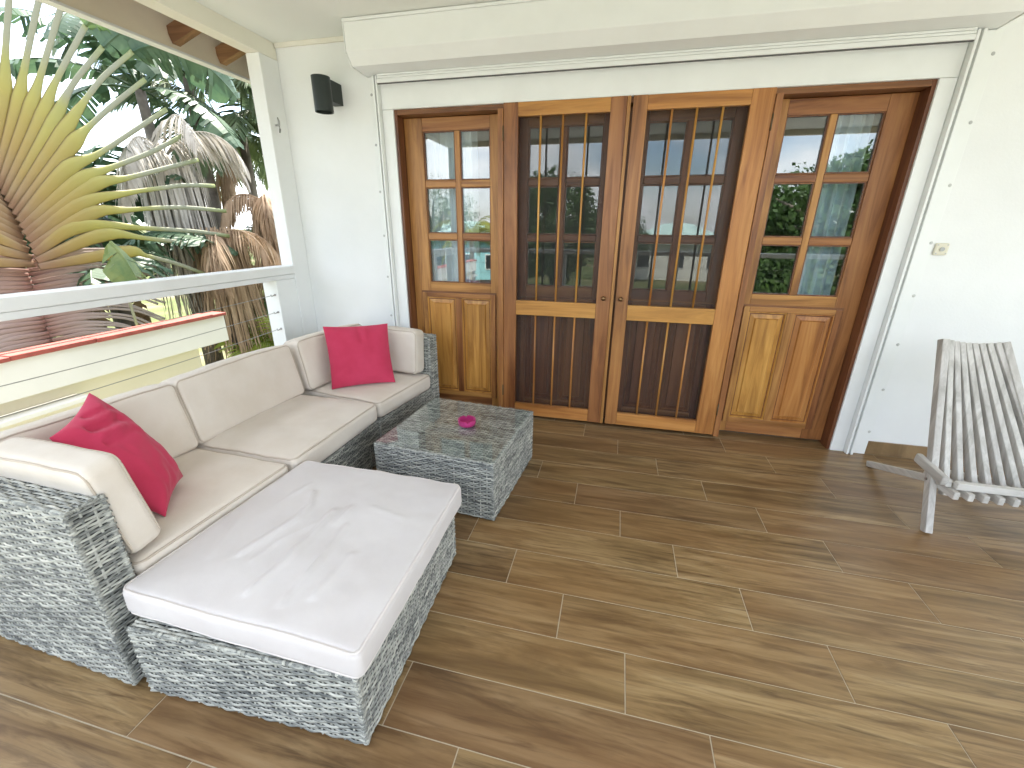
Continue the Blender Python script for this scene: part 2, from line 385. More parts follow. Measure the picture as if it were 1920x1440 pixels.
ceil = MB().box(-1.505, 5.4, -1.0, 2.44, CZ, CZ+0.04).build('ceiling', 'ceiling_paint'); tag(ceil, 'pale painted porch ceiling', 'ceiling', kind='structure')

# ------------------------------------------------------------------ porch structure
col = thing('column', 'white square column at the corner of the house wall beside the sofa', 'column', (-1.55, 2.12, 0))
BX('shaft', 'plaster', col, -1.60, -1.50, 2.045, 2.2095, 0.0, 2.383, bevel=0.006)
col2 = thing('column', 'white square column at the outer porch corner over the railing', 'column', (-1.55, -0.92, 0))
BX('shaft', 'plaster', col2, -1.60, -1.50, -1.0, -0.84, 0.0, 2.383, bevel=0.006)
bm_ = thing('beam', 'cream painted roof beam resting on the corner column', 'beam', (-1.55, 0.6, 2.384))
BX('beam_body', 'beam_paint', bm_, -1.60, -1.502, -1.0, 2.2085, 2.384, 2.60, bevel=0.003)
roof = thing('porch_roof', 'overhanging roof eave with brown rafters and cream fascia', 'roof', (-2.0, 2.0, 2.44))
BX('fascia', 'fascia_paint', roof, -2.18, -2.15, -1.25, 8.0, 2.448, 2.66)
BX('drip_edge', 'white_gloss', roof, -2.21, -2.145, -1.25, 8.0, 2.432, 2.4475)
for k in range(-9, 17):
    y = 2.06 + (0.36 if k >= 0 else 0.75)*k
    if y < -1.2: continue
    MB().stick((-2.149, y, 2.512), (1.9, y, 2.512+4.049*0.325), 0.055, 0.10, (0,1,0)).build('rafter', 'rafter_h', roof, bevel=0.003, world=True)
sh = MB(); sh.add([(-2.25,-1.3,2.62),(1.9,-1.3,3.969),(1.9,8.1,3.969),(-2.25,8.1,2.62),(-2.25,-1.3,2.65),(1.9,-1.3,4.0),(1.9,8.1,4.0),(-2.25,8.1,2.65)], [(0,3,2,1),(4,5,6,7),(0,1,5,4),(1,2,6,5),(2,3,7,6),(3,0,4,7)])
sh.build('sheathing', 'rafter_h', roof, world=True)
sh = MB(); sh.add([(1.901,-1.3,3.969),(6.2,-1.3,2.62),(6.2,8.1,2.62),(1.901,8.1,3.969),(1.901,-1.3,4.0),(6.2,-1.3,2.65),(6.2,8.1,2.65),(1.901,8.1,4.0)], [(0,3,2,1),(4,5,6,7),(0,1,5,4),(1,2,6,5),(2,3,7,6),(3,0,4,7)])
sh.build('sheathing', 'rafter_h', roof, world=True)
BX('gable_board', 'fascia_paint', roof, -1.5, 5.4, -1.06, -1.01, 2.42, 2.60)
# railing
rl = thing('railing', 'white timber railing with thin steel cables beside the sofa', 'railing', (-1.52, 0.5, 0))
BX('top_rail', 'rail_paint', rl, -1.615, -1.492, -0.838, 2.0435, 1.032, 1.088, bevel=0.006)
BX('sub_rail', 'rail_paint', rl, -1.605, -1.500, -0.838, 2.0435, 1.000, 1.0305, bevel=0.002)
for y0, y1 in ((1.857, 2.0435), (-0.05, 0.09), (-0.838, -0.66)):
    BX('post', 'white_gloss', rl, -1.618, -1.503, y0, y1, 0.0, 0.9985, bevel=0.003)
for z in (0.897, 0.776, 0.655, 0.53, 0.40, 0.27, 0.14):
    pts = [(-1.545, 1.835 - 2.49*t, z - 0.030*math.sin(math.pi*t)*(1 if z > 0.6 else 0.4)) for t in [i/20 for i in range(21)]]
    MB().tube(pts, 0.0020, 6).build('cable', 'steel', rl, smooth=True, world=True)
    h = MB(); h.tube([(-1.530, 1.858, z+0.004), (-1.530, 1.846, z+0.003), (-1.533, 1.838, z-0.001), (-1.541, 1.834, z-0.004), (-1.548, 1.836, z), (-1.551, 1.841, z+0.006)], 0.0034, 8)
    h.tube([(-1.530, 1.8575, z+0.004), (-1.530, 1.853, z+0.004)], 0.008, 10); h.build('hook', 'steel', rl, smooth=True, world=True)
rf = thing('railing', 'white timber railing along the open front of the porch', 'railing', (1.6, -0.9, 0))
BX('top_rail', 'rail_paint', rf, -1.495, 4.7, -0.96, -0.83, 1.030, 1.083, bevel=0.006)
for x in (0.0, 1.5, 3.0, 4.5): BX('post', 'white_gloss', rf, x, x+0.09, -0.93, -0.86, 0.0, 1.029)
for z in (0.88, 0.74, 0.60, 0.46, 0.32, 0.18): MB().tube([(-1.49, -0.895, z), (4.7, -0.895, z)], 0.0022, 6).build('cable', 'steel', rf, world=True)
hk = thing('rope_hook', 'small steel rope cleat screwed to the corner column', 'hook', (-1.5, 2.094, 1.97))
h = MB(); h.tube([(-1.499, 2.094, 1.99), (-1.478, 2.094, 1.99)], 0.006, 8); h.tube([(-1.476, 2.094, 1.945), (-1.470, 2.094, 1.965), (-1.474, 2.094, 1.99), (-1.470, 2.094, 2.015), (-1.476, 2.094, 2.035)], [0.004, 0.006, 0.007, 0.006, 0.004], 8)
h.build('cleat', 'steel', hk, smooth=True, world=True)

# ------------------------------------------------------------------ door surround, shutter
su = thing('door_surround', 'white painted timber surround framing the wooden doors', 'door frame', (0.79, 2.3, 0))
BX('side_board', 'white_gloss', su, -0.768, -0.691, 2.203, 2.36, 0.0005, 2.0685, bevel=0.003)
BX('side_board', 'white_gloss', su, 2.270, 2.346, 2.203, 2.36, 0.0005, 2.0685, bevel=0.003)
BX('head_board', 'white_gloss', su, -0.768, 2.346, 2.203, 2.36, 2.070, 2.249, bevel=0.003)
BX('bead', 'white_gloss', su, -0.695, 0.045, 2.198, 2.2025, 2.071, 2.080, bevel=0.001); BX('bead', 'white_gloss', su, 1.55, 2.273, 2.198, 2.2025, 2.071, 2.080, bevel=0.001)
rs = thing('roller_shutter', 'white roller shutter rolled up in its housing above the doors', 'roller shutter', (0.79, 2.1, 2.0))
MB().prism_x([(2.208,2.4585),(1.98,2.4585),(1.98,2.318),(2.032,2.260),(2.165,2.2545),(2.208,2.2545)], -0.848, 2.435).build('housing', 'white_alu', rs, bevel=0.003, world=True)
MB().prism_x([(2.20,2.4735),(1.972,2.4735),(1.972,2.459),(2.20,2.459)], -0.853, 2.440).build('housing_lid', 'white_alu', rs, bevel=0.002, world=True)
for x in (-0.8545, 2.4365):
    MB().prism_x([(2.207,2.4575),(1.977,2.4575),(1.977,2.316),(2.030,2.257),(2.165,2.2515),(2.207,2.2515)], x, x+0.005).build('end_cap', 'white_alu', rs, bevel=0.001, world=True)
BX('bottom_bar', 'white_alu', rs, -0.76, 2.338, 2.150, 2.172, 2.204, 2.2265, bevel=0.002)
BX('shutter_slat', 'white_alu', rs, -0.76, 2.338, 2.154, 2.168, 2.229, 2.241, bevel=0.003); BX('shutter_slat', 'white_alu', rs, -0.76, 2.338, 2.154, 2.168, 2.2425, 2.2535, bevel=0.003)
BX('seal', 'groove_dark', rs, -0.76, 2.338, 2.156, 2.166, 2.199, 2.2035, bevel=0)
for sgn, xs in ((1, (2.348, 2.360, 2.372, 2.386, 2.4645)), (-1, (-0.770, -0.780, -0.790, -0.802, -0.842))):
    gr = MB()
    def bxs(a, b, y0, y1): gr.box(min(a,b), max(a,b), y0, y1, 0.001, 2.2495)
    bxs(xs[0], xs[1], 2.166, 2.2445); bxs(xs[2], xs[3], 2.166, 2.2445); bxs(xs[3]+0.0001*sgn, xs[4], 2.196, 2.2095)
    gro = gr.build('guide_rail', 'white_alu', rs, bevel=0.0015, world=True)
    b = MB().box(min(xs[1],xs[2]), max(xs[1],xs[2]), 2.185, 2.20, 0.001, 2.2495).build('channel', 'channel_grey', gro, world=True)
    for k in range(8):
        z = 0.16 + k*0.285; c = (xs[4]-sgn*0.012, 2.1955, z)
        d = MB(); n = 14; d.v = [(c[0]+math.cos(t)*0.0085, c[1], z+math.sin(t)*0.0085) for t in [2*math.pi*i/n for i in range(n)]] + [(c[0]+math.cos(t)*0.005, c[1]-0.003, z+math.sin(t)*0.005) for t in [2*math.pi*i/n for i in range(n)]]
        for i in range(n): d.quadf([i, (i+1) % n, n+(i+1) % n, n+i])
        d.quadf(list(range(n, 2*n))); d.build('screw_cap', 'rivet_grey' if k > 5 else 'channel_grey', gro, world=True)

# ------------------------------------------------------------------ wooden doors
df = thing('door_frame', 'dark varnished timber frame holding the wooden doors', 'door frame', (0.79, 2.3, 0))
BX('jamb', 'mahogany_v', df, -0.690, -0.672, 2.215, 2.365, 0.001, 2.069); BX('jamb', 'mahogany_v', df, 2.251, 2.2695, 2.215, 2.365, 0.001, 2.069)
BX('head', 'mahogany_h', df, -0.671, 2.250, 2.215, 2.365, 2.040, 2.069)
BX('mullion', 'wood_v', df, 0.012, 0.047, 2.185, 2.36, 0.018, 2.039); BX('mullion', 'wood_v', df, 1.546, 1.580, 2.185, 2.36, 0.018, 2.039)
BX('threshold', 'mahogany_h', df, -0.671, 2.250, 2.338, 2.40, 0.001, 0.018)

def raised_panel(x0, x1, z0, z1, y, sgn=-1):
    m = MB(); e = 0.040
    def ring(a, yy): return [(x0+a, yy, z0+a), (x1-a, yy, z0+a), (x1-a, yy, z1-a), (x0+a, yy, z1-a)]
    m.v = ring(0, y+0.018) + ring(0, y) + ring(0.006, y) + ring(0.010, y+0.013) + ring(e, y+0.006) + ring(e+0.005, y-0.004) + [((x0+x1)/2, y+0.018, (z0+z1)/2)]
    for k in range(5):
        for i in range(4):
            j = (i+1) % 4; m.quadf([k*4+i, k*4+j, (k+1)*4+j, (k+1)*4+i])
    m.quadf([20, 21, 22, 23]); m.quadf([3, 2, 1, 0]); return m
def panel_door(label, mir, xs, cols, panel, tone, inner):
    t = thing('panel_door', label, 'door', ((xs[0]+xs[1])/2 if not mir else 1.58-(xs[0]+xs[1])/2, 2.32, 0.02), 0, 'glazed panel doors')
    F = 2.300; B = 2.345
    def X(a, b): return (a, b) if not mir else (1.58-b, 1.58-a)
    def pc(name, mat, a, b, y0, y1, z0, z1, bev=0.003):
        a, b = X(a, b); return BX(name, mat, t, a, b, y0, y1, z0, z1, bevel=bev)
    rows = ((1.662, 1.957), (1.319, 1.617), (0.977, 1.276))
    pc('stile', tone+'_v', xs[0], cols[0][0], F, B, 0.02, 2.037); pc('stile', tone+'_v', cols[1][1], xs[1], F, B, 0.02, 2.037)
    a, b = cols[0][0]+0.0004, cols[1][1]-0.0004
    pc('rail', tone+'_h', a, b, F+0.001, B, 1.957, 2.036); pc('rail', tone+'_h', a, b, F+0.001, B, 0.895, 0.977); pc('rail', tone+'_h', a, b, F+0.001, B, 0.021, 0.105)
    pc('muntin', tone+'_v', cols[0][1], cols[1][0], F+0.002, B, 0.9775, 1.9565, 0.006)
    for (r0, r1) in ((1.617, 1.662), (1.276, 1.319)):
        pc('muntin', tone+'_h', a, cols[0][1]-0.0004, F+0.003, B, r0, r1, 0.006); pc('muntin', tone+'_h', cols[1][0]+0.0004, b, F+0.003, B, r0, r1, 0.006)
    for c in cols:
        for (r0, r1) in rows:
            p = pc('pane', 'glass', c[0]+0.0006, c[1]-0.0006, F+0.022, F+0.026, r0+0.0006, r1-0.0006, 0)
            q = MB(); x0, x1 = X(*c); w = 0.007; y0, y1 = F+0.010, F+0.0215
            q.box(x0+0.0007, x1-0.0007, y0, y1, r1-w, r1-0.0007); q.box(x0+0.0007, x1-0.0007, y0, y1, r0+0.0007, r0+w); q.box(x0+0.0007, x0+w, y0, y1, r0+w, r1-w); q.box(x1-w, x1-0.0007, y0, y1, r0+w, r1-w)
            q.build('glazing_bead', 'mahogany_v', p, world=True)
    pc('backing_board', 'mahogany_v', a, b, F+0.012, B, 0.1055, 0.8945, 0.001)
    p0, p1 = panel; z0, z1 = 0.098, 0.903; bw = 0.034; mid = (p0+p1)/2; ft = 'wood' if not inner else 'mahogany'  # inner doors: shade behind the screens is put into a darker wood colour
    y0, y1 = F-0.017, F-0.0014
    pc('panel_frame', ft+'_v', p0, p0+bw, y0, y1, z0, z1); pc('panel_frame', ft+'_v', p1-bw, p1, y0, y1, z0, z1); pc('panel_frame', ft+'_v', mid-0.022, mid+0.022, y0, y1, z0+bw+0.0004, z1-bw-0.0004)
    pc('panel_frame', ft+'_h', p0+bw+0.0004, p1-bw-0.0004, y0+0.001, y1, z0, z0+bw); pc('panel_frame', ft+'_h', p0+bw+0.0004, p1-bw-0.0004, y0+0.001, y1, z1-bw, z1)
    pc('shadow_gap_strip', 'mahogany_h', p0-0.011, p1+0.005, F-0.0012, F-0.0002, z0-0.004, z1+0.011, 0)  # dark strip round the panel frame, painted in for the shadow gap
    for (c, d) in ((p0+bw+0.001, mid-0.023), (mid+0.023, p1-bw-0.001)):
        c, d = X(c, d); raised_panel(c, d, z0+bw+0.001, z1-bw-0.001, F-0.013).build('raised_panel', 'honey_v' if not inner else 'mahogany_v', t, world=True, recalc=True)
    return t
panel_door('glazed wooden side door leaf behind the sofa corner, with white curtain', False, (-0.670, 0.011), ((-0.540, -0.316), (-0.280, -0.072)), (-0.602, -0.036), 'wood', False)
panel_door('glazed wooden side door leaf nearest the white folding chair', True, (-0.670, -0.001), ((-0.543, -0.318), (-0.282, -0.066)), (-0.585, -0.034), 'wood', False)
panel_door('glazed inner door behind the darker screen door next to the sofa', False, (0.049, 0.788), ((0.185, 0.388), (0.430, 0.652)), (0.155, 0.690), 'mahogany', True)  # both inner doors darkened in colour to carry the shade behind the screens
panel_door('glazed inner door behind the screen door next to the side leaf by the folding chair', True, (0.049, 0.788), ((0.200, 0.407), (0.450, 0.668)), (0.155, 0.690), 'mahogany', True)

def screen_door(label, x0, x1, o0, o1, knobx, hingex, ast):
    t = thing('screen_door', label, 'screen door', ((x0+x1)/2, 2.21, 0.025), 0, 'screen doors')
    F, B = 2.1935, 2.2275
    def pc(name, mat, *b, bev=0.0025): return BX(name, mat, t, *b, bevel=bev)
    pc('stile', 'wood_v', x0, o0, F, B, 0.025, 2.069); pc('stile', 'honey_v' if ast == 0 else 'wood_v', o1, x1, F, B, 0.025, 2.069)
    a, b = o0+0.0004, o1-0.0004
    pc('rail', 'honey_h', a, b, F+0.001, B, 1.995, 2.068); pc('rail', 'honey_h', a, b, F+0.001, B, 0.788, 0.887); pc('rail', 'honey_h', a, b, F+0.001, B, 0.026, 0.116)
    if ast: pc('astragal', 'wood_v', x1+0.001, x1+0.020, F-0.006, B, 0.026, 2.068)
    for i in range(1, 4):
        x = o0 + (o1-o0)*(i/4.0 + (0.004 if i == 1 else 0))
        for (z0, z1) in ((0.8875, 1.9945), (0.1165, 0.7875)): MB().tube([(x, F+0.012, z0), (x, F+0.012, z1)], 0.0065, 8).build('bar', 'honey_v', t, smooth=True, world=True)
    for (z0, z1) in ((0.888, 1.994), (0.117, 0.787)): BX('mesh_screen', 'insect_mesh', t, o0+0.0006, o1-0.0006, F+0.0215, F+0.0222, z0, z1, bevel=0)
    k = MB(); n = 14; prof = [(0.007, 0), (0.007, 0.010), (0.012, 0.016), (0.0155, 0.024), (0.013, 0.032), (0.006, 0.036)]
    for r, d in prof:
        for i in range(n): k.v.append((knobx+r*math.cos(2*math.pi*i/n), F-d-0.0002, 0.928+r*math.sin(2*math.pi*i/n)))
    for j in range(len(prof)-1):
        for i in range(n): k.quadf([j*n+i, j*n+(i+1) % n, (j+1)*n+(i+1) % n, (j+1)*n+i])
    k.quadf([(len(prof)-1)*n+i for i in range(n)]); k.build('knob', 'bronze', t, smooth=True, world=True, recalc=True)
    for z in (0.215, 1.905):
        hb = MB().tube([(hingex, F-0.005, z-0.04), (hingex, F-0.005, z+0.04)], 0.0052, 8); hb.tube([(hingex, F-0.005, z+0.04), (hingex, F-0.005, z+0.047)], [0.004, 0.002], 8); hb.build('hinge', 'brass_dark', t, smooth=True, world=True)
    return t
screen_door('wooden screen door with vertical bars, its knob beside the centre strip, next to the sofa side', 0.0485, 0.777, 0.138, 0.686, 0.733, 0.0462, 1)
screen_door('wooden screen door with vertical bars hinged on the folding chair side', 0.811, 1.5445, 0.891, 1.428, 0.842, 1.5465, 0)

def curtain(label, x0, x1, y, folds, seed):
    t = thing('curtain', label, 'curtain', ((x0+x1)/2, y, 0.03), 0, 'curtains inside the doors')
    rr = random.Random(seed); n = 90; m = MB(); ph = rr.random()*6
    for j in range(9):
        z = 0.03 + (2.38-0.03)*j/8
        for i in range(n+1):
            u = i/n; a = 0.032*(1-0.3*j/8)
            m.v.append((x0+(x1-x0)*u, y + a*math.sin(u*folds*6.283+ph+0.3*math.sin(j*0.5)) + 0.012*math.sin(u*folds*13.7+j*0.4), z))
    for j in range(8):
        for i in range(n): m.quadf([j*(n+1)+i, j*(n+1)+i+1, (j+1)*(n+1)+i+1, (j+1)*(n+1)+i])
    o = m.build('cloth', 'curtain', t, smooth=True, world=True); md = o.modifiers.new('thick', 'SOLIDIFY'); md.thickness = 0.002
    MB().tube([(x0-0.05, y, 2.40), (x1+0.05, y, 2.40)], 0.012, 8).build('curtain_rod', 'steel', t, world=True)
curtain('white curtain hanging inside the door leaf behind the sofa', -0.72, -0.22, 2.47, 5, 3)
curtain('pale blue-white curtain hanging inside the door leaf by the folding chair', 1.945, 2.135, 2.47, 3, 5)

# ------------------------------------------------------------------ wall fittings
lt = thing('wall_lamp', 'black cylindrical up-down wall lamp beside the shutter housing', 'wall lamp', (-1.08, 2.20, 2.03))
MB().lathe((-1.08, 2.04, 2.035), [(0.050, 0.004), (0.0555, 0.0), (0.0555, 0.190), (0.050, 0.186), (0.050, 0.02)], 72, False).build('shade', 'lamp_black', lt, smooth=False, world=True)
MB().lathe((-1.08, 2.04, 2.055), [(0.0495, 0.0), (0.0495, 0.14)], 24, True).build('diffuser', 'lamp_inner', lt, world=True)
BX('mount', 'lamp_black', lt, -1.115, -1.048, 2.090, 2.209, 2.105, 2.225, bevel=0.003)
sw = thing('key_switch', 'small beige shutter switch plate on the white wall', 'switch', (2.508, 2.21, 1.23))
BX('plate', 'switch_beige', sw, 2.478, 2.541, 2.193, 2.209, 1.236, 1.300, bevel=0.008)
m = MB()
for (dx, dz, r) in ((0, 0, 0.011),): m.tube([(2.509, 2.1935, 1.268), (2.509, 2.187, 1.268)], r, 14)
m.build('key_barrel', 'steel', sw, world=True)
for dx, dz in ((-0.022, 0.022), (0.022, 0.022), (-0.022, -0.022), (0.022, -0.022)): MB().tube([(2.509+dx, 2.1935, 1.268+dz), (2.509+dx, 2.191, 1.268+dz)], 0.0035, 8).build('screw', 'rivet_grey', sw, world=True)

# ------------------------------------------------------------------ wicker furniture
def weave(m, O, U, V, N, w, h, pitch=0.0104, stake=0.034, seed=0):
    rg = np.random.default_rng(seed+1000); O, U, V, N = (np.array(x, float) for x in (O, U, V, N))
    rows = max(1, round(h/pitch)); pitch = h/rows; nst = max(2, round(w/stake)); stake = w/nst; seg = 4*nst; A = 0.0026
    u = np.linspace(0, w, seg+1)
    for r in range(rows):
        vc = (r+0.5)*pitch + rg.uniform(-0.0002, 0.0002); hw = pitch*rg.uniform(0.45, 0.51); row = rg.random()*40; u0 = rg.random()*30; base = len(m.v)
        n = A*np.cos(math.pi*u/stake + math.pi*(r % 2)) + 0.0035; wob = vc + rg.uniform(-0.0002, 0.0002, seg+1)
        P = np.empty((seg+1, 4, 3))
        for k, (dv, dn) in enumerate(((-hw*0.84, -0.0030), (-hw*0.45, 0.0004), (hw*0.45, 0.0004), (hw*0.84, -0.0030))):
            P[:, k] = O + u[:, None]*U + (wob+dv)[:, None]*V + (n+dn)[:, None]*N
        m.v += [tuple(p) for p in P.reshape(-1, 3).tolist()]; ul = (u+u0).tolist()
        for i in range(seg):
            ua, ub = ul[i], ul[i+1]; a = base+i*4
            for k in range(3):
                va = row+k*0.1; m.f.append((a+k, a+k+4, a+k+5, a+k+1)); m.uv.append(((ua, va), (ub, va), (ub, va+0.1), (ua, va+0.1)))
    ns = max(2, int(h/0.06))
    for s_ in range(nst+1):
        uu = min(max(w*s_/nst, 0.003), w-0.003); base = len(m.v); row = rg.random()*40
        for i in range(ns+1):
            for (du, dn) in ((-0.0036, 0.0012), (0, 0.0036), (0.0036, 0.0012)): m.v.append(tuple(O + U*(uu+du) + V*(h*i/ns) + N*dn))
        for i in range(ns):
            for k in range(2):
                a = base+i*3+k; m.f.append((a, a+1, a+4, a+3)); m.uv.append(((h*i/ns, row), (h*i/ns, row+.1), (h*(i+1)/ns, row+.1), (h*(i+1)/ns, row)))
def corner(m, p0, p1, r=0.0095, pitch=0.0098, seed=0):      # strands wrapped round a frame edge
    rr = random.Random(seed); p0, p1 = Vector(p0), Vector(p1); d = p1-p0; L = d.length; d.normalize()
    a = d.orthogonal().normalized(); b = d.cross(a); k = max(1, round(L/pitch)); n = 8
    for i in range(k):
        row = rr.random()*40
        zs = [(0.02, 0.80), (0.3, 1.0), (0.7, 1.0), (0.98, 0.80)]; base = len(m.v); tilt = rr.uniform(-0.002, 0.002)
        for (z, f) in zs:
            for j in range(n):
                t = 2*math.pi*j/n; m.v.append(tuple(p0 + d*((i+z)*L/k + tilt*math.cos(t)) + (a*math.cos(t)+b*math.sin(t))*r*f))
        for q in range(3):
            for j in range(n):
                j2 = (j+1) % n; u = j*0.008
                m.quadf([base+q*n+j, base+q*n+j2, base+(q+1)*n+j2, base+(q+1)*n+j], [(row+u, row), (row+u+0.008, row), (row+u+0.008, row+.1), (row+u, row+.1)])
def wbox(parent, name, x0, x1, y0, y1, z0, z1, faces='xXyYZ', seed=1, edges=True, horiz_top='x'):
    """a woven block: dark core plus strands on the named faces (x = -x face, X = +x face ...)"""
    core = MB().box(x0+0.004, x1-0.004, y0+0.004, y1-0.004, z0, z1-0.003).build(name, 'core_dark', parent)
    m = MB(); w, d, h = x1-x0, y1-y0, z1-z0
    if 'x' in faces: weave(m, (x0+0.002, y0, z0), (0,1,0), (0,0,1), (-1,0,0), d, h, seed=seed)
    if 'X' in faces: weave(m, (x1-0.002, y0, z0), (0,1,0), (0,0,1), (1,0,0), d, h, seed=seed+1)
    if 'y' in faces: weave(m, (x0, y0+0.002, z0), (1,0,0), (0,0,1), (0,-1,0), w, h, seed=seed+2)
    if 'Y' in faces: weave(m, (x0, y1-0.002, z0), (1,0,0), (0,0,1), (0,1,0), w, h, seed=seed+3)
    if 'Z' in faces:
        if horiz_top == 'x': weave(m, (x0, y0, z1-0.003), (1,0,0), (0,1,0), (0,0,1), w, d, seed=seed+4)
        else: weave(m, (x0, y0, z1-0.003), (0,1,0), (1,0,0), (0,0,1), d, w, seed=seed+4)
    if edges:
        for (x, fx) in ((x0, 'x'), (x1, 'X')):
            for (y, fy) in ((y0, 'y'), (y1, 'Y')):
                if fx in faces and fy in faces: corner(m, (x+(0.006 if fx == 'x' else -0.006), y+(0.006 if fy == 'y' else -0.006), z0), (x+(0.006 if fx == 'x' else -0.006), y+(0.006 if fy == 'y' else -0.006), z1), seed=seed+9)
        if 'Z' in faces:
            for (y, fy) in ((y0, 'y'), (y1, 'Y')):
                if fy in faces: corner(m, (x0, y+(0.006 if fy == 'y' else -0.006), z1-0.0055), (x1, y+(0.006 if fy == 'y' else -0.006), z1-0.0055), 0.0075, 0.0105, seed+13)
            for (x, fx) in ((x0, 'x'), (x1, 'X')):
                if fx in faces: corner(m, (x+(0.006 if fx == 'x' else -0.006), y0, z1-0.0055), (x+(0.006 if fx == 'x' else -0.006), y1, z1-0.0055), 0.0075, 0.0105, seed+17)
    o = m.build('woven_strands', 'wicker', core, smooth=True); o['kind'] = 'stuff'
    return core

def rbox(hx, hy, hz, r, n=(14,14,3), k=4):
    def axis(h, m):
        a = np.concatenate([np.linspace(-h, -(h-r), k+1)[:-1], np.linspace(-(h-r), h-r, m+1), np.linspace(h-r, h, k+1)[1:]]); return a
    ax = [axis(hx, n[0]), axis(hy, n[1]), axis(hz, n[2])]; H = (hx, hy, hz)
    vs, idx, fs = [], {}, []
    def vid(p):
        key = tuple(round(c, 6) for c in p)
        if key not in idx:
            q = np.array(p); inn = np.array([max(-(H[i]-r), min(H[i]-r, q[i])) for i in range(3)]); d = q-inn; L = np.linalg.norm(d)
            idx[key] = len(vs); vs.append(inn + d/L*r if L > 1e-9 else q)
        return idx[key]
    for a in range(3):
        b, c = (a+1) % 3, (a+2) % 3
        for sg in (-1, 1):
            for i in range(len(ax[b])-1):
                for j in range(len(ax[c])-1):
                    q = []
                    for (di, dj) in ((0,0),(1,0),(1,1),(0,1)):
                        p = [0,0,0]; p[a] = sg*H[a]; p[b] = ax[b][i+di]; p[c] = ax[c][j+dj]; q.append(vid(p))
                    fs.append(q if sg > 0 else q[::-1])
    return np.array(vs), fs
def cushion(name, label, cat, corners, z0, z1, mat, pipe, r=0.028, puff=0.016, tilt=None, seed=0, wrinkles=(), wr=0.0035, group=None, n=(22,22,4), loc=None, rz=0, pipe_r=0.0042):
    """corners: planform quad (x,y) in the local frame; tilt: (axis, angle, pivot)"""
    hx = (math.dist(corners[0], corners[1]) + math.dist(corners[3], corners[2]))/4; hy = (math.dist(corners[0], corners[3]) + math.dist(corners[1], corners[2]))/4; hz = (z1-z0)/2
    vs, fs = rbox(hx, hy, hz, min(r, hz*0.95), n)
    off = Vector((seed*3.1, seed*1.7, 0.3))
    def deform(p):
        s, t, q = p[0]/hx, p[1]/hy, p[2]/hz
        bul = puff*(1-min(1, s*s)**2)*(1-min(1, t*t)**2)
        z = p[2] + (bul if q > 0 else -bul*0.15)*min(1, abs(q)*1.2)
        sx, ty = s*(1+0.010*(1-q*q)*(1-t*t)), t*(1+0.010*(1-q*q)*(1-s*s))
        nz = noise.noise(Vector((p[0]*7, p[1]*7, p[2]*7))+off)*wr + noise.noise(Vector((p[0]*19, p[1]*19, p[2]*19))+off)*wr*0.35
        z += nz*(1 if q > 0 else 0.3)
        if q > 0.5:
            for (pl, amp, wd) in wrinkles:
                dmin = 9
                for a, b in zip(pl[:-1], pl[1:]):
                    ax, ay, bx, by = a[0], a[1], b[0], b[1]; L2 = (bx-ax)**2+(by-ay)**2; tt = max(0, min(1, ((s-ax)*(bx-ax)+(t-ay)*(by-ay))/L2)); dd = math.hypot(s-ax-tt*(bx-ax), t-ay-tt*(by-ay)); dmin = min(dmin, dd)
                wd2 = wd*0.62; z += 1.35*amp*math.exp(-(dmin/wd2)**2)*(0.75+0.6*noise.noise(Vector((s*4, t*4, 3.3))))
        u, v = (sx+1)/2, (ty+1)/2
        x = (corners[0][0]*(1-u)+corners[1][0]*u)*(1-v) + (corners[3][0]*(1-u)+corners[2][0]*u)*v
        y = (corners[0][1]*(1-u)+corners[1][1]*u)*(1-v) + (corners[3][1]*(1-u)+corners[2][1]*u)*v
        x += nz*0.6*abs(s)**4; y += nz*0.6*abs(t)**4
        P = Vector((x, y, z0+hz+z))
        if tilt:
            axn, ang, piv = tilt; piv = Vector(piv); P = Matrix.Rotation(ang, 3, axn) @ (P-piv) + piv
        return P
    m = MB(); m.add([deform(p) for p in vs], fs)
    t = thing(name, label, cat, loc or (0,0,0), rz, group)
    # put the empty at the cushion's own base
    cen = sum((Vector(p) for p in m.v), Vector())/len(m.v); base = Vector((cen.x, cen.y, min(p[2] for p in m.v)))
    m.v = [tuple(Vector(p)-base) for p in m.v]; rm = Matrix.Rotation(rz, 3, 'Z'); t.location = Vector(loc or (0,0,0)) + rm @ base
    cv = m.build('cover', mat, t, smooth=True)
    if pipe:
        rr = min(r, hz*0.95); H = (hx, hy, hz); e = 0.293*rr
        for ax_, sg in pipe:
            ib, ic = [(1, 2), (0, 2), (0, 1)][ax_]; hb, hc = H[ib], H[ic]; ring = []
            for (cx, cy, a0) in ((hb-rr, hc-rr, 0), (-hb+rr, hc-rr, 90), (-hb+rr, -hc+rr, 180), (hb-rr, -hc+rr, 270)):
                for a in range(0, 91, 18): ring.append((cx+rr*math.cos(R(a0+a)), cy+rr*math.sin(R(a0+a))))
            pts = []
            for a, b in zip(ring, ring[1:]+ring[:1]):
                k = max(1, int(math.dist(a, b)/0.03))
                for i in range(k):
                    q = [0, 0, 0]; q[ib] = (a[0]+(b[0]-a[0])*i/k)*(1-e/hb*0.95); q[ic] = (a[1]+(b[1]-a[1])*i/k)*(1-e/hc*0.95); q[ax_] = sg*(H[ax_]-e*0.95)
                    pts.append(deform(q)-base)
            MB().tube(pts, pipe_r, 6, closed=True).build('piping', 'piping_white' if mat == 'canvas_white' else 'piping_beige', cv, smooth=True)
    return t

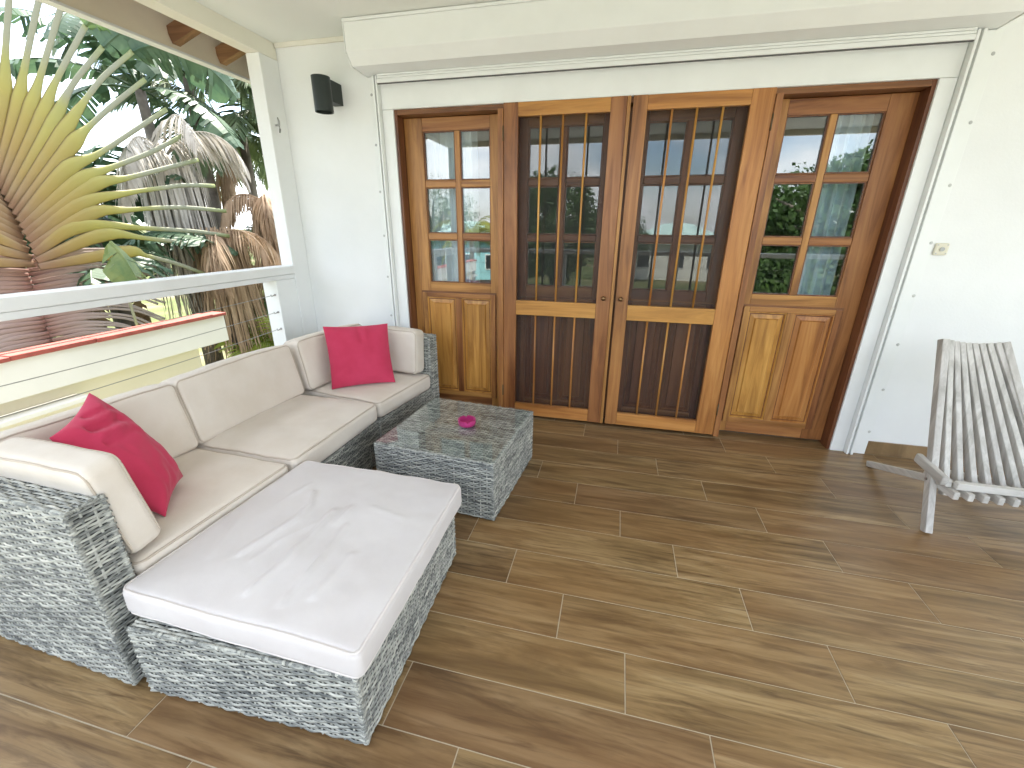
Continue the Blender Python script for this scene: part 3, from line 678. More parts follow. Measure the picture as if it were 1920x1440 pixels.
BASE_H, SEAT_T, BACK_H, D = 0.275, 0.388, 0.648, 0.72
SG = 'wicker sofa sections'
def module(label, loc, rz, L, arm=None, arm_w=0.095):
    t = thing('sofa_section', label, 'sofa', loc, R(rz), SG)
    y0, y1 = (arm_w+0.001, L) if arm == 'near' else ((0, L-arm_w-0.001) if arm == 'far' else (0, L))
    wbox(t, 'base', -D+0.102, 0, y0, y1, 0.012, BASE_H, 'XyYZ' if not arm else ('XYZ' if arm == 'near' else 'XyZ'), seed=int(loc[1]*100)+3)
    wbox(t, 'back', -D, -D+0.10, 0 if not arm else (y0 if arm == 'near' else 0), y1, 0.012, BACK_H-0.02, 'xXyYZ', seed=int(loc[1]*100)+13, horiz_top='y')
    if arm == 'near': wbox(t, 'arm', -D, 0, 0, arm_w, 0.012, BACK_H, 'xXyYZ', seed=31)
    if arm == 'far': wbox(t, 'arm', -D, 0, L-arm_w, L, 0.012, BACK_H, 'xXyYZ', seed=37)
    for (x, y) in ((-0.05, 0.05), (-0.05, L-0.05), (-D+0.05, 0.05), (-D+0.05, L-0.05)): MB().lathe((x, y, 0.0), [(0.018, 0), (0.018, 0.0115)], 12).build('glide', 'core_dark', t)
    return t
NL, NR, NLEN = (-0.537, -0.088, 0.0), -2.0, 0.735
ML, MR, MLEN = (-0.516, 0.655, 0.0), -1.2, 0.690
FL, FR, FLEN = (-0.496, 1.356, 0.0), -8.0, 0.680
module('grey woven sofa corner section whose arm stands beside the ottoman', NL, NR, NLEN, 'near')
module('grey woven armless middle sofa section behind the coffee table', ML, MR, MLEN)
module('grey woven sofa corner section against the house wall', FL, FR, FLEN, 'far')
def q4(x0, x1, y0, y1): return ((x0,y0),(x1,y0),(x1,y1),(x0,y1))
SC, BC = 'beige seat cushions', 'beige back cushions'
cushion('seat_cushion', 'beige seat cushion beside the ottoman under the crumpled red pillow', 'cushion', q4(-0.615, 0.004, 0.102, 0.733), BASE_H+0.005, SEAT_T, 'canvas_beige', ((2,1),), loc=NL, rz=R(NR), seed=1, group=SC, wr=0.004)
cushion('seat_cushion', 'beige middle seat cushion with a puckered front edge, no pillow on it', 'cushion', q4(-0.615, 0.016, 0.004, 0.686), BASE_H+0.005, SEAT_T+0.006, 'canvas_beige', ((2,1),), loc=ML, rz=R(MR), seed=2, group=SC, wr=0.005, puff=0.02)
cushion('seat_cushion', 'beige seat cushion by the house wall under the upright red pillow', 'cushion', q4(-0.615, 0.006, 0.006, 0.580), BASE_H+0.005, SEAT_T-0.004, 'canvas_beige', ((2,1),(2,-1)), loc=FL, rz=R(FR), seed=3, group=SC, wr=0.004)
def back_cushion(label, loc, rz, y0, y1, seed, h=0.315, ang=-12, x=-0.612, th=0.135, z0=SEAT_T+0.012):
    # built lying in the y-z plane: planform is (depth, length); tilted back about y
    return cushion('back_cushion', label, 'cushion', q4(x, x+th, y0, y1), z0, z0+h, 'canvas_beige', ((0,1),(0,-1)), r=0.027, puff=0.012, pipe_r=0.0036, tilt=('Y', R(ang), (x+th, 0, z0)), seed=seed, loc=loc, rz=R(rz), group=BC, n=(5,22,12), wr=0.005)
back_cushion('beige back cushion behind the crumpled red pillow', NL, NR, 0.13, 0.732, 4)
back_cushion('beige back cushion of the middle section, no pillow against it', ML, MR, -0.002, 0.700, 5)
back_cushion('beige back cushion behind the upright red pillow', FL, FR, -0.028, 0.56, 6, ang=-10)
def arm_cushion(label, loc, rz, x0, x1, y0, y1, seed, ang, piv, h=0.325, z0=SEAT_T+0.012):
    return cushion('arm_cushion', label, 'cushion', q4(x0, x1, y0, y1), z0, z0+h, 'canvas_beige', ((1,1),(1,-1)), r=0.028, puff=0.010, pipe_r=0.0036, tilt=('X', R(ang), piv), seed=seed, loc=loc, rz=R(rz), group='beige arm cushions', n=(22,5,12), wr=0.004)
a1 = arm_cushion('pale beige arm cushion leaning on the woven arm beside the ottoman', NL, NR, -0.458, -0.012, 0.118, 0.222, 7, 9, (0, 0.118, SEAT_T))
arm_cushion('beige arm cushion leaning on the arm by the house wall', FL, FR, -0.466, -0.035, 0.452, 0.566, 8, -6, (0, 0.566, SEAT_T), h=0.295)

# ottoman
ot = thing('ottoman', 'large grey woven ottoman under the white cushion', 'ottoman', (0.249, -0.060, 0), R(2.0))
wbox(ot, 'base', -0.724, 0, 0, 0.757, 0.008, 0.266, 'xXyYZ', seed=61)
for (x, y) in ((-0.05, 0.05), (-0.05, 0.70), (-0.67, 0.05), (-0.67, 0.70)): MB().lathe((x, y, 0.0), [(0.018, 0), (0.018, 0.0075)], 12).build('glide', 'core_dark', ot)
wrk = [([(-0.42, 0.42), (-0.30, 0.22), (-0.27, 0.02), (-0.34, -0.25), (-0.40, -0.48)], 0.011, 0.045), ([(-0.02, 0.22), (0.0, -0.10), (0.02, -0.45), (-0.04, -0.78)], 0.011, 0.04), ([(0.22, 0.05), (0.26, -0.35), (0.27, -0.80)], 0.009, 0.035),
       ([(-0.06, 0.02), (-0.22, -0.30), (-0.24, -0.52)], 0.005, 0.03), ([(0.10, 0.30), (0.12, 0.05)], 0.005, 0.04), ([(0.48, -0.25), (0.45, -0.70)], 0.005, 0.04), ([(-0.80, -0.10), (-0.62, -0.55)], 0.004, 0.05), ([(0.3, 0.35), (0.7, 0.28)], 0.003, 0.03), ([(-0.55,0.55),(-0.62,0.2)],0.004,0.04)]
cushion('ottoman_cushion', 'wrinkled white cushion with piping lying on the ottoman', 'cushion', ((-0.520, -0.052), (0.272, -0.068), (0.262, 0.704), (-0.488, 0.716)), 0.274, 0.368, 'canvas_white', ((2,1),(2,-1)), r=0.022, puff=0.012, seed=9, wrinkles=wrk, wr=0.0045, n=(70, 70, 5), pipe_r=0.0045)

# coffee table
tb = thing('coffee_table', 'low square grey woven coffee table with glass top', 'table', (0.324, 0.956, 0), R(-5.2))
wbox(tb, 'body', -0.655, 0, 0, 0.662, 0.006, 0.318, 'xXyYZ', seed=81)
MB().box(-0.650, -0.005, 0.005, 0.657, 0.3245, 0.3300).build('glass_top', 'glass_table', tb, bevel=0.001)
for (x, y) in ((-0.05, 0.05), (-0.05, 0.61), (-0.60, 0.05), (-0.60, 0.61)): MB().lathe((x, y, 0.0), [(0.018, 0), (0.018, 0.006)], 12).build('glide', 'core_dark', tb)
ash = thing('ashtray', 'round magenta ashtray standing on the glass table', 'ashtray', (0.070, 1.315, 0.3305))
def ashtray():
    n = 64; m = MB(); ro, ri, h = 0.049, 0.042, 0.036
    def zt(k): return h - (0.009 if (k % 16) in (4, 5) else 0)
    for k in range(n):
        a = 2*math.pi*k/n; c, s = math.cos(a), math.sin(a)
        m.v += [(0.040*c, 0.040*s, 0), (0.046*c, 0.046*s, 0.006), (ro*c, ro*s, 0.015), (ro*c, ro*s, zt(k)), (ri*c, ri*s, zt(k)), (ri*c, ri*s, 0.012), (0.034*c, 0.034*s, 0.007)]
    for k in range(n):
        j = (k+1) % n
        for i in range(6): m.quadf([k*7+i, j*7+i, j*7+i+1, k*7+i+1])
    m.quadf([k*7+6 for k in range(n)]); m.quadf([k*7 for k in range(n)][::-1]); return m
ashtray().build('bowl', 'ashtray_magenta', ash)

# pillows
def pillow(label, A, B, Cc, Dd, thick, seed, creases=(), bow=0.05, bend=0.0):
    A, B, Cc, Dd = map(Vector, (A, B, Cc, Dd)); n = 40; m = MB(); nrm = ((B-A).cross(Dd-A)).normalized(); off = Vector((seed*5.3, 1.1, 2.2))
    cen = (A+B+Cc+Dd)/4
    def P(u, v, sg):
        su, sv = 2*u-1, 2*v-1
        # edges bow inwards between the corners
        uu = 0.5 + su/2*(1-bow*(1-sv*sv)); vv = 0.5 + sv/2*(1-bow*(1-su*su))
        p = A*(1-uu)*(1-vv) + B*uu*(1-vv) + Cc*uu*vv + Dd*(1-uu)*vv
        pr = (max(0, 1-abs(su)**2.6)*max(0, 1-abs(sv)**2.6))**0.55
        h = thick/2*pr + 0.0015
        w = noise.noise(Vector((u*6, v*6, sg*2))+off)*0.008 + noise.noise(Vector((u*15, v*15, sg*2))+off)*0.003
        if sg > 0:
            for (pl, amp, wd) in creases:
                for a, b in zip(pl[:-1], pl[1:]):
                    L2 = (b[0]-a[0])**2+(b[1]-a[1])**2; t = max(0, min(1, ((u-a[0])*(b[0]-a[0])+(v-a[1])*(b[1]-a[1]))/L2)); d = math.hypot(u-a[0]-t*(b[0]-a[0]), v-a[1]-t*(b[1]-a[1])); w += amp*math.exp(-(d/wd)**2)*(1-0.5*t)
        return p + nrm*(sg*(h + w*min(1, pr*2)) + bend*(su*su-sv*sv*0.3))
    base = Vector((cen.x, cen.y, min(A.z, B.z, Cc.z, Dd.z)))
    idx = {}
    for sg in (1, -1):
        for i in range(n+1):
            for j in range(n+1):
                edge = i in (0, n) or j in (0, n)
                k = (i, j, 0 if edge else sg)
                if k not in idx:
                    u, v = 0.5-0.5*math.cos(math.pi*i/n), 0.5-0.5*math.cos(math.pi*j/n)
                    q = P(u, v, sg) if not edge else (P(u, v, 1)+P(u, v, -1))/2
                    idx[k] = m.pt(q-base)
    for sg in (1, -1):
        g = lambda i, j: idx[(i, j, 0 if (i in (0, n) or j in (0, n)) else sg)]
        for i in range(n):
            for j in range(n):
                q = [g(i,j), g(i+1,j), g(i+1,j+1), g(i,j+1)]; m.quadf(q if sg > 0 else q[::-1])
    t = thing('pillow', label, 'pillow', base); t['group'] = 'red scatter pillows'
    m.build('cover', 'cotton_red', t, smooth=True); return t
# upright pillow in the far corner: A bottom-left, B bottom-right, C top-right, D top-left
pillow('bright red square pillow standing upright in the sofa corner by the wall', (-0.868, 1.452, 0.398), (-0.548, 1.672, 0.400), (-0.640, 1.800, 0.760), (-0.955, 1.565, 0.770), 0.12, 1, [([(0.52, 1.0), (0.56, 0.72)], -0.022, 0.035), ([(0.62, 1.0), (0.62, 0.80)], 0.010, 0.03)])
pillow('crumpled dark red pillow squeezed between the arm cushion and the back cushion', (-0.645, 0.205, 0.405), (-0.790, 0.400, 0.425), (-1.010, 0.325, 0.785), (-0.885, 0.115, 0.725), 0.15, 2, [([(0.25, 0.86), (0.72, 0.74)], -0.030, 0.035), ([(0.18, 0.70), (0.65, 0.60)], -0.018, 0.03), ([(0.45, 0.95), (0.85, 0.84)], -0.015, 0.025), ([(0.2, 0.78), (0.6, 0.68)], 0.012, 0.03)], 0.07)

# ------------------------------------------------------------------ folding slat chair
ch = thing('folding_chair', 'weathered white folding stick chair of narrow slats by the wall', 'chair', (2.6, 1.6, 0))
NS = 10
def A_pt(i, t):          # t = 0 at the seat hinge, 1 at the top of the back
    s = i/(NS-1)
    b = Vector((2.360 + 0.500*s, 1.487, 0.236)); tp = Vector((2.372 + 0.236*s, 1.735 + 0.020*math.sin(math.pi*s), 0.868 - 0.018*math.sin(math.pi*s)))
    return b.lerp(tp, t)
for i in range(NS):
    outer = i in (0, NS-1)
    t0 = 0.0 if not outer else None
    top = A_pt(i, 1.0)
    low = A_pt(i, -0.10) if not outer else Vector((2.357 if i == 0 else 2.872, 1.388, 0.001))
    MB().stick(low, top, 0.0235 if not outer else 0.030, 0.040, (1, 0.0, 0)).build('slat' if not outer else 'back_leg_slat', 'weathered_v', ch, bevel=0.004, world=True)
for i in range(NS-1):
    x = 2.360 + 0.500*(i+0.5)/(NS-1)
    MB().stick((x, 1.352, 0.232), (x, 1.565, 0.222), 0.0225, 0.036, (1,0,0)).build('seat_slat', 'weathered_d', ch, bevel=0.004, world=True)
MB().stick((2.395, 1.392, 0.268), (2.90, 1.392, 0.268), 0.034, 0.030, (0,0,1)).build('crossbar', 'weathered_h', ch, bevel=0.005, world=True)
for x in (2.336, 2.892):
    m = MB().stick((x, 1.575, 0.306), (x+0.012, 1.385, 0.284), 0.027, 0.046, (1,0,0)); m.build('seat_arm', 'weathered_d', ch, bevel=0.009, world=True)
MB().stick((2.374, 1.40, 0.27), (2.414, 2.040, 0.012), 0.026, 0.036, (1,0,0)).build('rear_leg', 'weathered_d', ch, bevel=0.005, world=True)
MB().stick((2.850, 1.40, 0.27), (2.815, 2.040, 0.012), 0.026, 0.036, (1,0,0)).build('rear_leg', 'weathered_d', ch, bevel=0.005, world=True)
MB().tube([A_pt(0, 0.0)-Vector((0.02,0,0)), A_pt(NS-1, 0.0)+Vector((0.02,0,0))], 0.006, 8).build('hinge_rod', 'steel', ch, world=True)

# ------------------------------------------------------------------ neighbour
nb = thing('neighbour_house', 'cream neighbouring house with white parapet and faded red coping', 'house', (-4.3, 0.0, ZG))
BX('parapet', 'neighbour_white', nb, -4.058, -3.90, -9.0, 3.57, 0.0, 0.318, bevel=0.006)
BX('wall', 'neighbour_cream', nb, -4.55, -4.06, -9.0, 3.27, ZG, -0.001, bevel=0.006)
BX('ledge', 'neighbour_white', nb, -4.055, -3.86, -9.0, 1.97, -0.175, -0.135, bevel=0.005)
y = -9.0; k = 0
while y < 3.5:
    L = min(0.62, 3.585-y); BX('coping_tile', 'coping_red', nb, -4.075, -3.872+rnd.uniform(-0.008, 0.006), y+0.002, y+L-0.002, 0.319, 0.356+rnd.uniform(-0.006, 0.006), bevel=0.006); y += L; k += 1
# ------------------------------------------------------------------ plants
def crv(pts, n):        # smooth polyline (Catmull-Rom)
    P = [Vector(p) for p in pts]; P = [P[0]*2-P[1]] + P + [P[-1]*2-P[-2]]; out = []; m = len(P)-3
    for i in range(n+1):
        t = i/n*m; k = min(int(t), m-1); t -= k; a, b, c, d = P[k:k+4]
        out.append(0.5*((2*b) + (c-a)*t + (2*a-5*b+4*c-d)*t*t + (3*b-a-3*c+d)*t**3))
    return out
def banana_leaf(m, base, d, length, width, droop, rr, tear=0.5, up=(0,0,1), fold=0.25, n=18):
    p = Vector(base); d = Vector(d).normalized(); mid = [p.copy()]; ds = [d.copy()]
    for i in range(n):
        d = (d + Vector((0,0,-1))*droop/n).normalized(); p = p + d*(length/n); mid.append(p.copy()); ds.append(d.copy())
    m.tube(mid, [0.018*(1-0.85*i/n) for i in range(n+1)], 5)
    for sd in (-1, 1):
        i = 0
        while i < n:
            k = 1 if rr.random() < tear else rr.randint(2, 4); j = min(n, i+k)
            phi = fold + (rr.random()**2)*1.15*tear; gap = 0.0 if rr.random() > tear else 0.10
            prev = None
            for q in range(i, j+1):
                t = q/n; w = width*(math.sin(math.pi*min(1, (t*0.93+0.05)))**0.55)*(1-0.10*rr.random()*tear)
                s = ds[q].cross(Vector(up)); s = s.normalized() if s.length > 1e-3 else Vector((1,0,0)); nn = s.cross(ds[q])
                tt = 0.45*w
                sh = (-gap if q == j and j != i else 0)*length/n
                a = mid[q]; b = a + s*(sd*w*0.5*math.cos(phi*0.5)) - nn*(w*0.5*math.sin(phi*0.5)) + ds[q]*(tt*0.4+sh); c = b + s*(sd*w*0.5*math.cos(phi*1.3)) - nn*(w*0.5*math.sin(phi*1.3)) + ds[q]*(tt*0.35+sh) - Vector((0,0,0.08*w*tear*rr.random()))
                ids = [m.pt(a), m.pt(b), m.pt(c)]
                if prev:
                    m.quadf([prev[0], ids[0], ids[1], prev[1]]); m.quadf([prev[1], ids[1], ids[2], prev[2]])
                prev = ids
            i = j
def frond(m, base, d, length, droop, ll, rr, n=34, hang=0.5, wid=0.028, rach=0.016):
    p = Vector(base); d = Vector(d).normalized(); st = 16; mid = [p.copy()]; ds = [d.copy()]
    for i in range(st):
        d = (d + Vector((0,0,-1))*droop*(0.5+i/st)/st).normalized(); p = p + d*(length/st); mid.append(p.copy()); ds.append(d.copy())
    m.tube(mid, [rach*(1-0.85*i/st) for i in range(st+1)], 5)
    for i in range(n):
        t = 0.14 + 0.86*i/n; f = t*st; k = min(int(f), st-1); q = mid[k].lerp(mid[k+1], f-k); dd = ds[k]
        s = dd.cross(Vector((0,0,1))); s = s.normalized() if s.length > 1e-3 else Vector((1,0,0))
        L = ll*(math.sin(math.pi*(0.12+0.83*t))**0.7)*rr.uniform(0.85, 1.1)
        for sd in (-1, 1):
            dr = (s*sd*(1-0.35*t) + dd*(0.55+0.4*t) - Vector((0,0,1))*(hang*rr.uniform(0.4, 0.9))).normalized(); a = q; wv = dr.cross(Vector((0,0,1))); wv = (wv.normalized() if wv.length > 1e-3 else s)
            wv = (wv*rr.uniform(0.3,1) + dd*0.6 + Vector((0,0,rr.uniform(-0.7,0.7)))).normalized()
            pr = None
            for g in range(4):
                w = wid*(0.6, 1.0, 0.8, 0.1)[g]/2; ids = [m.pt(a-wv*w), m.pt(a+wv*w)]
                if pr: m.quadf([pr[0], pr[1], ids[1], ids[0]])
                pr = ids; dr = (dr - Vector((0,0,1))*hang*0.38).normalized(); a = a + dr*(L/3)
def strands(m, c, rx, ry, ztop, length, n, rr, wid=0.03, flare=0.25):   # hanging shredded dry foliage
    for i in range(n):
        a = rr.random()*6.283; r = math.sqrt(rr.random()); p = Vector((c[0]+rx*r*math.cos(a), c[1]+ry*r*math.sin(a), ztop+rr.uniform(-0.35, 0.1)*length*0.5)); L = length*rr.uniform(0.45, 1.0)
        d = Vector((math.cos(a)*flare*rr.random(), math.sin(a)*flare*rr.random(), -1)).normalized(); s = Vector((-math.sin(a)+rr.uniform(-.5,.5), math.cos(a)+rr.uniform(-.5,.5), 0)).normalized(); pr = None
        k = 5; cl = Vector((rr.uniform(-.12,.12), rr.uniform(-.12,.12), 0))
        for g in range(k+1):
            w = wid*rr.uniform(0.5, 1.0)*(1-0.6*g/k)/2; ids = [m.pt(p-s*w), m.pt(p+s*w)]
            if pr: m.quadf([pr[0], pr[1], ids[1], ids[0]])
            pr = ids; p = p + (d+cl*g/k)*(L/k); s = (s + Vector((rr.uniform(-.25,.25), rr.uniform(-.25,.25), 0))).normalized()

# traveller's palm: a flat fan of petioles
XP = -5.2
FAN = [[(2.59,1.80),(2.90,2.54),(3.02,2.91),(3.20,3.42),(3.36,3.86)], [(2.59,1.74),(2.98,2.49),(3.13,2.83),(3.43,3.47),(3.66,3.91)], [(2.59,1.68),(3.05,2.45),(3.23,2.78),(3.58,3.43),(3.68,3.61)],
 [(2.59,1.62),(3.11,2.38),(3.34,2.76),(3.71,3.28),(3.82,3.43)], [(2.59,1.56),(3.16,2.31),(3.49,2.78),(3.93,3.27)], [(2.59,1.50),(3.21,2.24),(3.55,2.64),(3.84,2.96),(4.26,3.33)],
 [(2.59,1.44),(3.27,2.16),(3.50,2.38),(3.87,2.70),(4.32,3.06)], [(2.59,1.38),(3.14,1.91),(3.50,2.11),(4.01,2.45),(4.50,2.78)], [(2.59,1.32),(3.22,1.81),(3.61,1.99),(4.14,2.23),(4.64,2.50)],
 [(2.59,1.26),(3.33,1.77),(3.74,1.89),(4.30,2.07),(4.80,2.23)], [(2.60,1.20),(3.18,1.58),(3.69,1.72),(4.23,1.83),(4.52,1.88),(4.98,1.91)], [(2.60,1.13),(3.24,1.48),(3.64,1.53),(4.16,1.58),(4.52,1.59),(5.08,1.57)],
 [(2.60,1.07),(3.09,1.34),(3.82,1.32),(4.49,1.28),(5.04,1.21)], [(2.60,1.00),(3.30,1.25),(3.78,1.20),(4.59,1.09),(4.93,1.01)], [(2.60,0.94),(3.50,1.05),(3.72,0.99),(4.10,0.86),(4.48,0.69)]]
tp = thing('travellers_palm', 'fan-shaped palm with flat yellow-green leaf stalks behind the neighbouring parapet', 'palm', (XP, 2.6, ZG))
rr = random.Random(11)
def fan_stalk(pts, w0, w1, w2, mat, name, parent, tpos=0.25):
    c = crv(pts, 22); m = MB()
    rad = []
    for i in range(23):
        t = i/22
        rad.append(w0 + (w1-w0)*min(1, t/tpos)**0.8 if t < tpos else max(w2*(1-0.25*(t-tpos)), w1 + (w2-w1)*min(1, (t-tpos)/0.24)**0.8))
    m.tube(c, rad, 10, flat=0.30, up=(1,0,0)); return m.build(name, mat, parent, smooth=True, world=True)
for sd in (1, -1):
    for i, l in enumerate(FAN):
        dx = 0.02*(1 if sd > 0 else -1) - 0.05*abs(i-7)/7
        pts = [(XP + dx + 0.012*i, (y if sd > 0 else 5.19-y), z + (0 if sd > 0 else 0.03)) for (y, z) in l]
        o = fan_stalk(pts, 0.034, 0.062+0.018*min(1, i/7), 0.027, 'petiole', 'leaf_stalk', tp, (1.15 if i < 10 else 1.0)/(len(l)-1))
        e = Vector(pts[-1]); d = (Vector(pts[-1])-Vector(pts[-2])).normalized()
        if i < 6 or sd < 0:
            m = MB(); banana_leaf(m, e, d + Vector((rr.uniform(-.25,.35),0,0)), rr.uniform(1.3, 1.8), rr.uniform(0.36, 0.5), rr.uniform(0.9, 1.9)*(0.25 if i < 4 else 1), rr, 0.75, (1,0,0.25) if i > 5 else (1,0,0), 0.3)
            b = m.build('leaf_blade', 'leaf_dark' if i % 3 else 'leaf_banana', o, world=True)
    for k in range(36):
        t = k/35; z0 = 1.02 - 1.45*t; y0 = 2.60 - 0.04*t; L = rr.uniform(1.15, 1.5)*(1-0.15*t); sl = 0.02 - 0.30*t + rr.uniform(-0.03, 0.03)
        pts = [(XP-0.05+rr.uniform(-.03,.03), y0, z0), (XP-0.06, y0+sd*L*0.35, z0+0.05+sl*0.4), (XP-0.08+rr.uniform(-.04,.04), y0+sd*L*0.7, z0+0.02+sl), (XP-0.10, y0+sd*L, z0-0.12+sl*1.9)]
        fan_stalk(pts, 0.018, 0.029, 0.016, 'sheath_pink', 'old_sheath', tp)
m = MB().tube([(XP-0.22, 2.6, ZG), (XP-0.22, 2.6, -1.2), (XP-0.20, 2.58, 0.0), (XP-0.10, 2.59, 0.9)], [0.20, 0.17, 0.10, 0.04], 10); m.build('trunk', 'bark', tp, smooth=True, world=True)
# torn leaf in front of the fan
tl = thing('torn_leaf_shoot', 'single torn green banana leaf hanging in front of the fan palm', 'leaf', (-4.75, 3.1, ZG))
m = MB(); rr = random.Random(3); m.tube(crv([(-4.85, 3.25, ZG), (-4.8, 3.2, -0.8), (-4.78, 3.16, 0.6), (-4.75, 3.13, 1.18)], 14), 0.016, 6); m.build('stem', 'petiole', tl, smooth=True, world=True)
m = MB(); banana_leaf(m, (-4.75, 3.13, 1.18), (0.25, 0.03, -0.3), 0.50, 0.26, 1.0, rr, 0.55, (1,0.1,0.4), 0.45, 12); m.build('leaf_blade', 'leaf_torn', tl, world=True)

def banana_plant(label, base, leaves, seed, h=2.2, mat='leaf_banana', group=None, dead=0):
    rr = random.Random(seed); t = thing('banana_plant', label, 'plant', base, 0, group); B = Vector(base); T = B + Vector((0, 0, h))
    MB().tube([B, B+Vector((0.03,0.02,h*0.5)), T], [0.13, 0.11, 0.07], 10).build('stem', 'bark', t, smooth=True, world=True)
    for (dx, dy, dz, L, W, dr) in leaves:
        d = Vector((dx, dy, dz)); s = T + d.normalized()*0.35; m = MB(); m.tube([T, s], 0.022, 6); banana_leaf(m, s, d, L, W, dr, rr, 0.85, (0,0,1), 0.25, 26); m.build('leaf', mat, t, world=True)
    for k in range(dead):
        a = rr.random()*6.28; m = MB(); d = Vector((math.cos(a), math.sin(a), 0.1)); banana_leaf(m, T-Vector((0,0,0.3)), d, 1.3, 0.3, 4.0, rr, 0.9, (0,0,1), 0.9, 16); m.build('dry_leaf', 'dry_brown', t, world=True)
    return t
def fan_lv(rr, n, L, W, el=(0.2, 1.4), dr=(0.9, 2.0)):
    return [(math.cos(a), math.sin(a), rr.uniform(*el), L*rr.uniform(.8, 1.15), W*rr.uniform(.85, 1.15), rr.uniform(*dr)) for a in [6.283*(i+rr.random()*0.6)/n for i in range(n)]]
rr = random.Random(21); BG = 'banana plants in the garden'
banana_plant('tall banana plant whose dark leaves overhang below the eave', (-6.9, 5.7, ZG), fan_lv(rr, 10, 1.7, 0.42, (0.0, 1.2), (1.2, 2.4)), 1, 6.2, 'leaf_dark', BG)
banana_plant('banana plant with dark torn leaves behind the fan palm', (-7.2, 4.6, ZG), fan_lv(rr, 13, 1.6, 0.5, (0.0,1.3)), 2, 4.2, 'leaf_dark', BG)
banana_plant('lower banana plant filling the gap behind the fan palm stalks', (-6.3, 4.1, ZG), fan_lv(rr, 13, 1.3, 0.46, (0.0, 1.1)), 3, 3.7, 'leaf_dark', BG, 2)
banana_plant('banana plant with broad torn green leaves near the column', (-6.8, 7.0, ZG), fan_lv(rr, 9, 1.3, 0.40, (0.0, 0.9), (0.8, 1.8)), 4, 3.7, 'leaf_banana', BG, 3)
banana_plant('short banana plant with broad leaves under the brown skirt of dead fronds', (-5.9, 6.6, ZG), fan_lv(rr, 9, 1.3, 0.42, (0.1, 1.0)), 5, 2.5, 'leaf_banana', BG, 2)
for k, (x, y, hh) in enumerate(((-8.5, 2.0, 2.6), (-7.2, 2.9, 2.7), (-8.8, 3.6, 3.0), (-6.6, 1.4, 2.4), (-7.2, 0.2, 2.4))):
    banana_plant(('low banana clump deep behind the fan palm', 'low banana clump right behind the fan palm trunk', 'mid-height banana clump behind the fan palm in the back row', 'low banana clump behind the parapet', 'low banana clump further along the parapet')[k], (x, y, ZG), fan_lv(rr, 11, 1.5, 0.46, (0.1, 1.2)), 70+k, hh, 'leaf_dark', BG)
banana_plant('far banana plant standing beside the coconut palm trunk', (-9.0, 5.4, ZG), fan_lv(rr, 10, 1.9, 0.5), 9, 3.6, 'leaf_dark', BG)

def palm(name, label, base, h, nf, L, seed, mat='leaf_palm', deadn=0, droop=(1.0, 2.4), el=(-0.1, 1.6), ll=0.55, tr=0.13, group=None, lean=(0,0), n=34, lw=0.028):
    rr = random.Random(seed); t = thing(name, label, 'palm', base, 0, group); B = Vector(base); T = B+Vector((lean[0], lean[1], h))
    MB().tube(crv([B, B.lerp(T, 0.4)+Vector((0.04,0,0)), T], 8), [tr*(1-0.35*i/8) for i in range(9)], 10).build('trunk', 'bark', t, smooth=True, world=True)
    for i in range(nf):
        a = 6.283*(i+rr.random()*0.5)/nf*1.0+i*2.4; m = MB(); frond(m, T, (math.cos(a), math.sin(a), rr.uniform(*el)), L*rr.uniform(.8, 1.1), rr.uniform(*droop), ll, rr, n, 0.5, lw); m.build('frond', mat, t, world=True)
    for i in range(deadn):
        a = rr.random()*6.283; m = MB(); frond(m, T-Vector((0,0,0.1)), (math.cos(a), math.sin(a), -0.2), L*0.8, 4.5, ll*1.1, rr, n, 1.3, 0.035); m.build('dead_frond', 'dry_brown', t, world=True)
    return t
palm('coconut_palm', 'feathery green coconut palm seen beside the white column', (-7.0, 7.75, ZG), 5.9, 24, 2.2, 31, ll=0.62, deadn=3, n=46, lw=0.042, droop=(1.2, 2.6))
palm('coconut_palm', 'tall palm crown reaching up under the cream fascia', (-7.4, 7.1, ZG), 7.3, 16, 2.2, 32, mat='leaf_palm', ll=0.62, n=46, lw=0.042, droop=(1.4, 2.8))
# shrivelled palms: skirts of dead foliage
dp = thing('dead_palm', 'palm trunk wrapped in a skirt of brown dead fronds behind the railing', 'palm', (-5.4, 5.15, ZG))
MB().tube([(-5.4, 5.15, ZG), (-5.4, 5.15, 1.0)], [0.15, 0.12], 10).build('trunk', 'bark', dp, smooth=True, world=True)
rr = random.Random(41); m = MB(); strands(m, (-5.4, 5.15), 0.32, 0.42, 1.25, 2.05, 480, rr, 0.032, 0.16); o = m.build('dead_skirt', 'dry_brown', dp, world=True); o['kind'] = 'stuff'
for k in range(9):
    a = rr.uniform(-1.2, 2.6); m = MB(); frond(m, (-5.4, 5.15, 1.2), (math.cos(a)*0.7, math.sin(a), 0.5), 1.5, 4.2, 0.5, rr, 26, 1.3, 0.03); m.build('dead_frond', 'dry_brown', dp, world=True)
dp2 = thing('dead_palm', 'palm with reddish brown drooping dead fronds beside the column', 'palm', (-5.3, 6.25, ZG))
MB().tube([(-5.3, 6.25, ZG), (-5.3, 6.2, 1.7)], [0.12, 0.09], 10).build('trunk', 'bark', dp2, smooth=True, world=True)
m = MB(); strands(m, (-5.3, 6.15), 0.22, 0.30, 1.75, 1.9, 260, rr, 0.034, 0.35); o = m.build('dead_skirt', 'dry_brown', dp2, world=True); o['kind'] = 'stuff'
for k in range(10):
    a = rr.uniform(0, 6.28); m = MB(); frond(m, (-5.3, 6.2, 1.7), (math.cos(a)*0.8, math.sin(a)*0.8, 0.9), 1.3, 4.4, 0.45, rr, 26, 1.2, 0.03); m.build('dead_frond', 'dry_brown', dp2, world=True)
